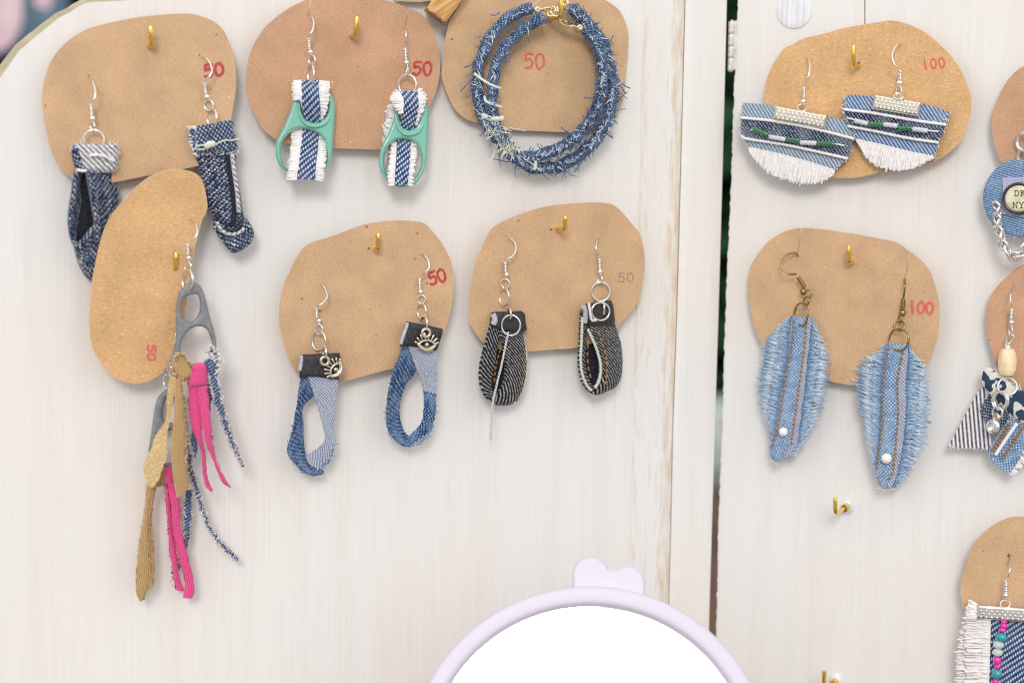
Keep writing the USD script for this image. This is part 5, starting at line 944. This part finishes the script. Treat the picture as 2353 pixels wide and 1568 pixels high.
half_moon(t, cD, [(962, 747), (1020, 735), (1190, 752), (1560, 802), (1700, 845), (1780, 872)], [(953, 850), (1200, 882), (1500, 935), (1748, 970)], [(985, 980), (1200, 1020), (1450, 1072), (1690, 1108)], [(1045, 1078), (1250, 1120), (1450, 1170), (1665, 1216)],
          [(1075, 1125), (1150, 1245), (1250, 1303), (1400, 1320), (1530, 1290), (1648, 1228)], [(1190, 728), (1562, 790), (1536, 906), (1168, 846)],
          [(GC, (1036, 936), (1140, 960)), (GD, (1150, 965), (1256, 968)), (GC, (1264, 966), (1370, 978)), (GD, (1378, 998), (1476, 996)), (GC, (1490, 1002), (1605, 1016))],
          [(975, 915), (1036, 930), (1145, 962), (1260, 968), (1375, 985), (1480, 998), (1605, 1014), (1690, 1022)], 'twill_mid', 120)

# --- denim feathers
def feather(t, sl, sr, ol, orr, st, pearl, seed):
    R2 = RIGHTP; c = cI; w = 7.4
    P = lambda q, d=0.0: [(*c.pt(*p), w + d) for p in q]
    t.part('spine', ribbon(R2, P(sl), P(sr), 1.1, 60, 7, dome=.5), M['spine'])
    t.part('selvedge', ribbon(R2, P([(a[0] * .30 + b_[0] * .70, a[1] * .3 + b_[1] * .7) for a, b_ in zip(sl, sr)], .75), P(sr, .5), .7, 50, 4), M['pale_back'], label='pale folded edge along the spine')
    for q in st:
        t.part('topstitch', stitches(R2, P(q, 1.05), 26, .3), M['orange_thread'])
    n = 210
    mid = lambda a, k: [(x, y, z - k) for x, y, z in a]
    back = Polygon([c.pt(*p) for p in ol] + [c.pt(*p) for p in orr[::-1]]).buffer(-3.5)
    t.part('barb_cloth', sheet(R2, back, w - 1.4, .6, 9), M['sky_thread'])
    for side, (s0, o) in enumerate(((sl, ol), (sr, orr))):
        t.part('barbs', join([fringe(R2, P(s0, -.2), P(o, -.6), n, .2, 3.2, sag=4.0 + 7 * side, lift=.6, seed=seed + side, var=.10, pts=6), fringe(R2, P(s0, -.6), P(o, -1.2), n, .2, 3.4, sag=5.0 + 8 * side, lift=.6, seed=seed + 4 + side, var=.12, pts=6)]), M['pale_blue_thread'], kind='stuff')
        t.part('blue_barbs', fringe(R2, P(s0, .1), P([((a[0] * .55 + b_[0] * .45), (a[1] * .55 + b_[1] * .45)) for a, b_ in zip(spline(np.array(s0, float), 12), spline(np.array(o, float), 12))], -.3), 110, .2, 2.0, sag=3.0, lift=.5, seed=seed + 8 + side, var=.3, pts=5), M['sky_thread'], kind='stuff')
    x, y = c.pt(pearl[0], pearl[1]); t.part('pearl', ball(R2, x, y, w + 2.4, pearl[2] * c.s), M['pearl'])
    t.part('frayed_tip', fuzz(R2, P([sl[-1], ((sl[-1][0] + sr[-1][0]) / 2, max(sl[-1][1], sr[-1][1]) + 4), sr[-1]]), 50, 5, .12, seed + 20), M['white_thread'], kind='stuff')
t = earring('frayed light blue denim feather earring on the left, on a bronze wire turned sideways', RIGHTP, cI, [(355, 205), (342, 190), (302, 195), (271, 220), (263, 250), (276, 285), (310, 306), (345, 305)], [(356, 322), (394, 380)], (385, 402, 19), (412, 415, 20, 20), [(402, 455, 13, 22), (373, 528, 37, 62, 9.0)], w=7.8, metal='bronze', cr=.7, rw=.3)
feather(t, [(322, 540), (312, 640), (298, 780), (268, 950), (236, 1150), (212, 1290), (228, 1338)], [(428, 545), (418, 680), (402, 840), (384, 1000), (366, 1130), (344, 1262), (262, 1335)],
        [(300, 548), (232, 605), (178, 690), (160, 790), (148, 890), (160, 1010), (184, 1090), (206, 1200), (212, 1300)], [(440, 560), (482, 640), (514, 760), (506, 860), (488, 970), (446, 1095), (396, 1180), (344, 1275)],
        [[(332, 560), (320, 700), (290, 860), (262, 1030), (236, 1180), (212, 1264)], [(402, 566), (392, 700), (372, 850), (350, 1020), (328, 1170), (316, 1258)]], (275, 1178, 25), 200)
t = earring('frayed light blue denim feather earring on the right, covering part of the price', RIGHTP, cI, [(945, 325), (947, 370), (940, 440)], [(939, 446), (934, 500)], (935, 520, 20), (920, 555, 8, 22), [(917, 592, 29, 27), (915, 668, 54, 60, 9.0)], w=7.8, metal='bronze', cr=.7, rw=.3)
feather(t, [(852, 690), (836, 800), (822, 900), (820, 1060), (808, 1250), (786, 1380), (812, 1478)], [(966, 690), (960, 800), (954, 920), (948, 1100), (930, 1280), (902, 1420), (872, 1486)],
        [(830, 700), (742, 770), (700, 840), (692, 930), (708, 1040), (734, 1150), (752, 1260), (786, 1385)], [(975, 715), (1050, 800), (1064, 950), (1066, 1080), (1044, 1200), (1008, 1300), (962, 1385), (905, 1455)],
        [[(856, 710), (832, 860), (824, 1000), (822, 1120), (806, 1260), (788, 1390)], [(936, 735), (908, 880), (906, 980), (910, 1090), (896, 1260), (880, 1400), (852, 1450)]], (846, 1325, 29), 240)

# --- things cut by the right edge
R2 = RIGHTP
t = Thing('earring', R2, (*cJ.pt(570, 560), 6), 'round denim pendant with a round lettered button and a silver chain, at the right edge', 'earring')
for q in [(572, 612, 50, 58), (572, 722, 42, 66)]:
    t.part('jump_ring', ring(R2, *cJ.pt(q[0], q[1]), 7.4, q[2] * cJ.s, q[3] * cJ.s, .6), M['silver'])
dc = [cJ.pt(560 + 268 * math.cos(a), 993 + 268 * math.sin(a)) for a in np.linspace(0, 2 * np.pi, 72, endpoint=False)]
t.part('denim_disc', sheet(R2, Polygon(dc), 6.6, 1.2, 6, dome=(.5, 4), ang=.5), M['disc'])
t.part('frayed_edge', fuzz(R2, [(x, y, 6.6) for x, y in dc], 120, 2.0, .1, 301), M['white_thread'], kind='stuff')
t.part('cloth_patch', sheet(R2, smooth_poly([cJ.pt(*p) for p in [(424, 855), (425, 853), (560, 848), (720, 836), (722, 838), (735, 1000), (722, 1130), (720, 1132), (560, 1122), (413, 1096), (412, 1094), (428, 980)]], 2), 7.5, .6, 6, ang=.9), M['lilac_twill'])
el = lambda cx, cy, rx, ry: Polygon([cJ.pt(cx + rx * math.cos(a), cy + ry * math.sin(a)) for a in np.linspace(0, 2 * np.pi, 56, endpoint=False)])
bt = t.part('button', sheet(R2, el(535, 995, 96, 92), 9.2, 1.4, 5, dome=(.35, 10)), M['button'])
t.part('button_rim', tube_at(R2.pts([(*cJ.pt(535 + 102 * math.cos(a), 995 + 99 * math.sin(a)), 9.2) for a in np.linspace(0, 2 * np.pi, 60, endpoint=False)]), .00045, 8, True), M['rim'], parent=bt)
def stroke_text(strokes, ox, oy, cw, ch, pen):
    return unary_union([LineString([cJ.pt(ox + x * cw, oy + y * ch) for x, y in s]).buffer(pen) for s in strokes])
def arc(cx, cy, rx, ry, a0, a1, n=10):
    return [(cx + rx * math.cos(a), cy + ry * math.sin(a)) for a in np.linspace(math.radians(a0), math.radians(a1), n)]
LT = {'D': [[(.15, 0), (.15, 1)], [(0, 0), (.45, 0)] + arc(.45, .5, .45, .5, -90, 90) + [(0, 1)]], 'K': [[(.15, 0), (.15, 1)], [(0, 0), (.32, 0)], [(0, 1), (.32, 1)], [(.85, 0), (.2, .55)], [(.4, .42), (.9, 1)], [(.65, 0), (1, 0)], [(.7, 1), (1.05, 1)]],
      'N': [[(.12, 1), (.12, 0), (.85, 1), (.85, 0)], [(0, 0), (.2, 0)], [(0, 1), (.28, 1)], [(.7, 0), (1, 0)]], 'Y': [[(.08, 0), (.5, .5), (.92, 0)], [(.5, .5), (.5, 1)], [(-.05, 0), (.25, 0)], [(.75, 0), (1.05, 0)], [(.3, 1), (.7, 1)]],
      'J': [[(.7, 0), (.7, .75), (.4, 1), (.1, .8)], [(.45, 0), (.95, 0)]], 'E': [[(.85, .2), (.85, 0), (.1, 0), (.1, 1), (.9, 1), (.9, .8)], [(.1, .5), (.6, .5)]], 'A': [[(.05, 1), (.5, 0), (.95, 1)], [(.22, .65), (.78, .65)], [(-.05, 1), (.2, 1)], [(.8, 1), (1.05, 1)]],
      'S': [[(.85, .2), (.6, 0), (.25, .05), (.15, .28), (.5, .5), (.85, .72), (.7, .97), (.35, 1), (.1, .8)]]}
def word(s, x, y, cw, ch, gap, pen): return unary_union([stroke_text(LT[ch_], x + i * (cw + gap), y, cw, ch, pen) for i, ch_ in enumerate(s)])
fw = lambda k: (lambda x, y: 9.2 + .36 + k + 0 * x)
t.part('lettering', join([sheet(R2, word('DK', 505, 942, 33, 36, 9, 1.0), fw(.0), .3, 2.2), sheet(R2, word('NY', 494, 1022, 33, 36, 9, 1.0), fw(.0), .3, 2.2)]), M['print'], parent=bt)
t.part('lettering', sheet(R2, word('JEANS', 472, 985, 20, 24, 5, .6), fw(-.06), .3, 2), M['print_grey'], parent=bt)
lk = [(385, 1045), (402, 1085), (388, 1128), (402, 1172), (400, 1215), (425, 1262), (432, 1310), (462, 1352), (505, 1385), (545, 1372), (580, 1335), (610, 1290)]
for i, (x, y) in enumerate(lk):
    a = lk[max(0, i - 1)]; e = lk[min(len(lk) - 1, i + 1)]; rot = math.atan2(e[1] - a[1], e[0] - a[0])
    sz = 34 + i * 1.6
    t.part('chain_link', ring(R2, *cJ.pt(x, y), 8.2 + (i % 2) * .5, sz * cJ.s, sz * cJ.s * (.55 if i % 2 == 0 else .34), .46, rot + (.35 if i % 2 else -.25), 26, 8, flip=1 if i % 2 else -1), M['silver'])

t = earring('earring with a pale wooden bead over denim scraps and striped cloth, at the right edge', R2, cK, [(592, 188), (572, 230), (565, 280), (572, 320), (577, 345)], [(575, 348), (571, 415)], (572, 440, 22), (567, 495, 12, 34), [], w=7.6, cr=.62)
t.part('wire_loop', join([tube(R2, [(*cK.pt(x, y), w) for x, y, w in [(545, 610, 7.6), (538, 560, 7.6), (552, 525, 8), (575, 520, 8.2), (588, 540, 8), (570, 570, 7.8), (548, 590, 8)]], .32, 30, 7), helix(R2, (*cK.pt(548, 595), 7.6), (*cK.pt(548, 615), 7.6), .75, .3, 3)]), M['silver_satin'])
t.part('wood_bead', (lambda g: g)(tube(R2, [(*cK.pt(548, 616), 7.8), (*cK.pt(546, 660), 7.8), (*cK.pt(545, 705), 7.8), (*cK.pt(542, 755), 7.8), (*cK.pt(538, 798), 7.8)], np.interp(np.linspace(0, 1, 24), [0, .03, .2, .5, .8, .97, 1], [1.4, 1.75, 2.35, 2.6, 2.35, 1.8, 1.4]), 24, 24)), M['wood_bead'])
t.part('striped_scrap', sheet(R2, smooth_poly([cK.pt(*p) for p in [(138, 1286), (140, 1284), (250, 1080), (362, 878), (380, 868), (425, 950), (436, 1298), (434, 1300), (290, 1290), (142, 1290)]], 2), 5.6, .9, 6, ang=.13), M['striped'], label='white scrap with fine navy stripes')
t.part('denim_scrap', sheet(R2, [cK.pt(*p) for p in [(355, 1030), (440, 900), (560, 1020), (540, 1180), (430, 1200)]], 6.4, .9, 6, ang=.6), M['navy'], label='dark navy denim scrap')
t.part('denim_scrap', sheet(R2, smooth_poly([cK.pt(*p) for p in [(420, 1290), (422, 1286), (560, 1080), (562, 1078), (760, 1140), (760, 1300), (580, 1470), (556, 1462), (440, 1372)]], 2), 6.9, 1.0, 6, ang=-.6), M['spine'], label='light blue denim scrap with orange seams')
t.part('topstitch', join([stitches(R2, [(*cK.pt(560, 1120), 7.8), (*cK.pt(500, 1220), 7.9), (*cK.pt(440, 1310), 7.8)], 9, .45), stitches(R2, [(*cK.pt(650, 1150), 7.8), (*cK.pt(590, 1240), 7.9), (*cK.pt(505, 1365), 7.8)], 10, .45)]), M['orange_thread'])
t.part('piping', join([tube(R2, [(*cK.pt(610, 1120), 7.6), (*cK.pt(540, 1220), 7.7), (*cK.pt(465, 1335), 7.6)], .55, 20, 7), fringe(R2, [(*cK.pt(560, 1462), 7.6), (*cK.pt(610, 1400), 7.6), (*cK.pt(660, 1300), 7.6)], [(*cK.pt(580, 1475), 7.4), (*cK.pt(640, 1420), 7.4), (*cK.pt(690, 1330), 7.4)], 22, .4, 1, seed=310)]), M['white_thread'])
t.part('floral_scrap', sheet(R2, smooth_poly([cK.pt(*p) for p in [(378, 775), (400, 740), (440, 750), (540, 820), (657, 900), (760, 960), (760, 1130), (657, 1120), (600, 1085), (500, 1000), (420, 910), (374, 850)]], 3), 7.6, 1.0, 6, dome=(.8, 8)), M['floral'], label='navy scrap with cream blotches')
t.part('frayed_edge', join([fuzz(R2, [(*cK.pt(x, y), 7.4) for x, y in [(355, 1030), (420, 915), (500, 1005), (600, 1088), (657, 1122)]], 70, 4, .16, 311), fuzz(R2, [(*cK.pt(x, y), 6) for x, y in [(140, 1288), (290, 1292), (436, 1300), (440, 1372), (556, 1462)]], 60, 2.6, .12, 312), fuzz(R2, [(*cK.pt(x, y), 8) for x, y in [(450, 755), (540, 830), (657, 905)]], 50, 5, .16, 313)]), M['white_thread'], kind='stuff')
for q in [(545, 872, 65, 58, 9.4, .34), (492, 968, 48, 60, 10.2, .42), (503, 966, 46, 60, 10.6, .42), (478, 1050, 33, 38, 10.4, .3)]:
    t.part('jump_ring', ring(R2, *cK.pt(q[0], q[1]), q[4], q[2] * cK.s, q[3] * cK.s, q[5]), M['silver'])
t.part('charm_ring', ring(R2, *cK.pt(470, 1082), 10.6, 5, 7, .6), M['nickel'])
rs = t.part('rhinestone_setting', join([ring(R2, *cK.pt(447, 1142), 10.4, 30 * cK.s, 34 * cK.s, .8, n=24, sides=8), sheet(R2, Polygon([cK.pt(447 + 30 * math.cos(a), 1142 + 33 * math.sin(a)) for a in np.linspace(0, 6.283, 20, endpoint=False)]), 10.2, .8, 5)]), M['silver'])
fac = ball(R2, *cK.pt(447, 1140), 10.6, 24 * cK.s, 26 * cK.s, 20 * cK.s, 8)
t.part('rhinestone', fac, M['crystal'], parent=rs)

t = earring('beaded string earring on white-fringed denim in a silver clamp, bottom right corner', R2, cL, [(715, 480), (727, 530), (719, 590), (706, 640), (690, 680)], [(687, 680), (686, 780)], (685, 805, 27), (680, 882, 42, 34), [], w=10.5, hole_w=6.5, cr=.62)
t.part('denim_panel', sheet(R2, [cL.pt(*p) for p in [(545, 1010), (900, 1030), (1000, 1050), (1000, 1900), (500, 1900), (535, 1560)]], 9.6, .9, 7, ang=-.05), M['twill'])
w = 9.8
t.part('fringe', join([fringe(R2, [(*cL.pt(x, y), w) for x, y in [(556, 1020), (550, 1300), (540, 1568), (520, 1880)]], [(*cL.pt(x, y), w) for x, y in [(330, 1015), (335, 1300), (335, 1568), (320, 1880)]], 62, .36, 1.4, lift=.3, seed=401, taper=.85, var=.04, pts=6),
    fringe(R2, [(*cL.pt(x, y), w - 1.4) for x, y in [(420, 1050), (410, 1300), (400, 1568), (380, 1880)]], [(*cL.pt(x, y), w - 1.6) for x, y in [(310, 1060), (268, 1300), (252, 1568), (235, 1880)]], 66, .36, 1.6, lift=.3, seed=402, taper=.8, var=.06, pts=6),
    fringe(R2, [(*cL.pt(x, y), w + .6) for x, y in [(440, 890), (438, 950), (435, 1005)]], [(*cL.pt(x, y), w + .4) for x, y in [(362, 855), (342, 930), (332, 1000)]], 11, .42, 1.0, lift=.2, seed=403, taper=.85, var=.05)]), M['white_thread'], kind='stuff')
t.part('fringe_cloth', join([sheet(R2, [cL.pt(*p) for p in [(345, 1020), (552, 1030), (535, 1880), (340, 1880)]], w - .5, .3, 10), sheet(R2, [cL.pt(*p) for p in [(320, 1090), (420, 1050), (400, 1880), (250, 1880), (268, 1400)]], w - 2.0, .3, 10), sheet(R2, [cL.pt(*p) for p in [(368, 866), (440, 885), (435, 1005), (345, 995)]], w, .3, 7)]), M['white_thread'])
cp = t.part('clamp', sheet(R2, Polygon([cL.pt(*p) for p in [(440, 890), (1000, 930), (1000, 1052), (434, 1006)]]).buffer(-1).buffer(1), 11.4, 2.8, 3.5, dome=(.5, 4)), M['silver_satin'])
t.part('dots', join([ball(R2, *cL.pt(470 + i * 46 + 22 * (j % 2), 938 + j * 27 + i * 3.3), 11.85, 3.0, 3.0, 2.0, 8) for i in range(11) for j in range(3)]), M['silver_satin'], parent=cp)
for x, y, rx, ry, m in [(668, 1038, 24, 18, 'bead_pink'), (670, 1072, 29, 25, 'bead_pink'), (655, 1106, 32, 22, 'bead_pink'), (646, 1170, 52, 41, 'bead_teal'), (622, 1234, 48, 38, 'bead_ice'), (614, 1300, 46, 36, 'bead_ice'), (610, 1372, 36, 38, 'bead_pink'), (612, 1424, 27, 22, 'bead_pink'), (608, 1490, 46, 46, 'bead_teal'), (600, 1556, 30, 26, 'bead_pink'), (598, 1610, 44, 38, 'bead_ice')]:
    X, Y = cL.pt(x, y)
    t.part('seed_bead', ball(R2, X, Y, 12.0, rx * cL.s, ry * cL.s, rx * cL.s * .8, 18), M[m])

# ------------------------------------------------------------------ wooden pegs at the top
st = Thing('wooden_peg', LEFT, (1020, 10, 3), 'short tan wooden peg slanting in from the top between two cards', 'peg')
st.part('peg_leg', sheet(LEFT, [(977, 24), (1020.5, 57), (1075, -18), (1075, -60), (1030, -60)], 7.5, 6, 7, dome=(.8, 8), ang=-.95), M['peg'])
a = [(976, 22, 6.3), (998, 40, 6.6), (1021, 58, 6.3)]
st.part('end_grain', ribbon(LEFT, [(975, 23, 6.6), (997, 40, 7.2), (1020, 57.5, 6.6)], [(978.5, 19, 8), (1001, 36, 8.6), (1024, 53, 8)], .5, 16, 4), M['peg_end'], label='dark sawn end of the peg')
single('wooden_offcut', LEFT, (950, -8, 2), sheet(LEFT, [(893, -30), (1005, -30), (1002, 1), (960, 5.5), (910, 3.0)], 3.0, 2, 8), M['edge'], 'edge of a thin wooden offcut at the very top, above the green tab card', 'wood')

# ------------------------------------------------------------------ mirror
mr = Thing('table_mirror', MIRROR, (1354, 1765, 0), 'round lilac plastic table mirror with two rounded ears, at the bottom', 'mirror')
def circ(cx, cy, r, n=120): return Polygon([(cx + r * math.cos(a), cy + r * math.sin(a)) for a in np.linspace(0, 2 * np.pi, n, endpoint=False)])
ringp = circ(1354, 1765, 420, 160).difference(circ(1354, 1766, 373, 160))
def revolve(prof, cx, cy, n=200):
    t = np.arange(n) / n * 2 * np.pi; prof = np.array(prof)
    V = MIRROR.at(cx + prof[None, :, 0] * np.cos(t)[:, None], cy + prof[None, :, 0] * np.sin(t)[:, None], np.broadcast_to(prof[None, :, 1], (n, len(prof))))
    i = np.arange(n * len(prof)).reshape(n, -1); a, b2, c, d = i, np.roll(i, -1, 1), np.roll(np.roll(i, -1, 1), -1, 0), np.roll(i, -1, 0)
    return V.reshape(-1, 3), np.vstack([np.stack([a, d, c], -1).reshape(-1, 3), np.stack([a, c, b2], -1).reshape(-1, 3)]), V.reshape(-1, 3)[:, :2] * 1e3
mr.part('frame_ring', revolve([(420, -7), (420, -1.4), (419, -.7), (416.5, -.1), (412, .15), (400, .25), (390, .2), (384, .05), (380.5, -.3), (378, -.9), (375, -2.0), (372, -3.2), (371, -7)], 1354, 1765), M['lilac'])
mr.part('mirror_glass', sheet(MIRROR, circ(1354, 1765, 378, 240), -3.0, 2, 60), M['mirror'])
ears = unary_union([circ(*cM.pt(1166, 306), 122 * .35187, 60), circ(*cM.pt(1407, 360), 117 * .35187, 60), Polygon([cM.pt(*p) for p in [(1050, 330), (1166, 300), (1290, 268), (1320, 268), (1420, 330), (1522, 380), (1522, 470), (1300, 470), (1050, 440)]])])
ears = ears.buffer(6).buffer(-6)
mr.part('ears', sheet(MIRROR, ears, -3.2, 3, 4, dome=(.9, 5)), M['lilac'])
rb = MIRROR.at(1354, 1765, 0); rad = 420 * MIRROR.scale(1354, 1765)
q0 = rb + [0, -rad + .004, -.004]
down = np.array([0, -.05, -.012])
mr.part('stem', tube_at(np.array([q0, q0 + down * .5, q0 + down]), .006, 16), M['lilac'])
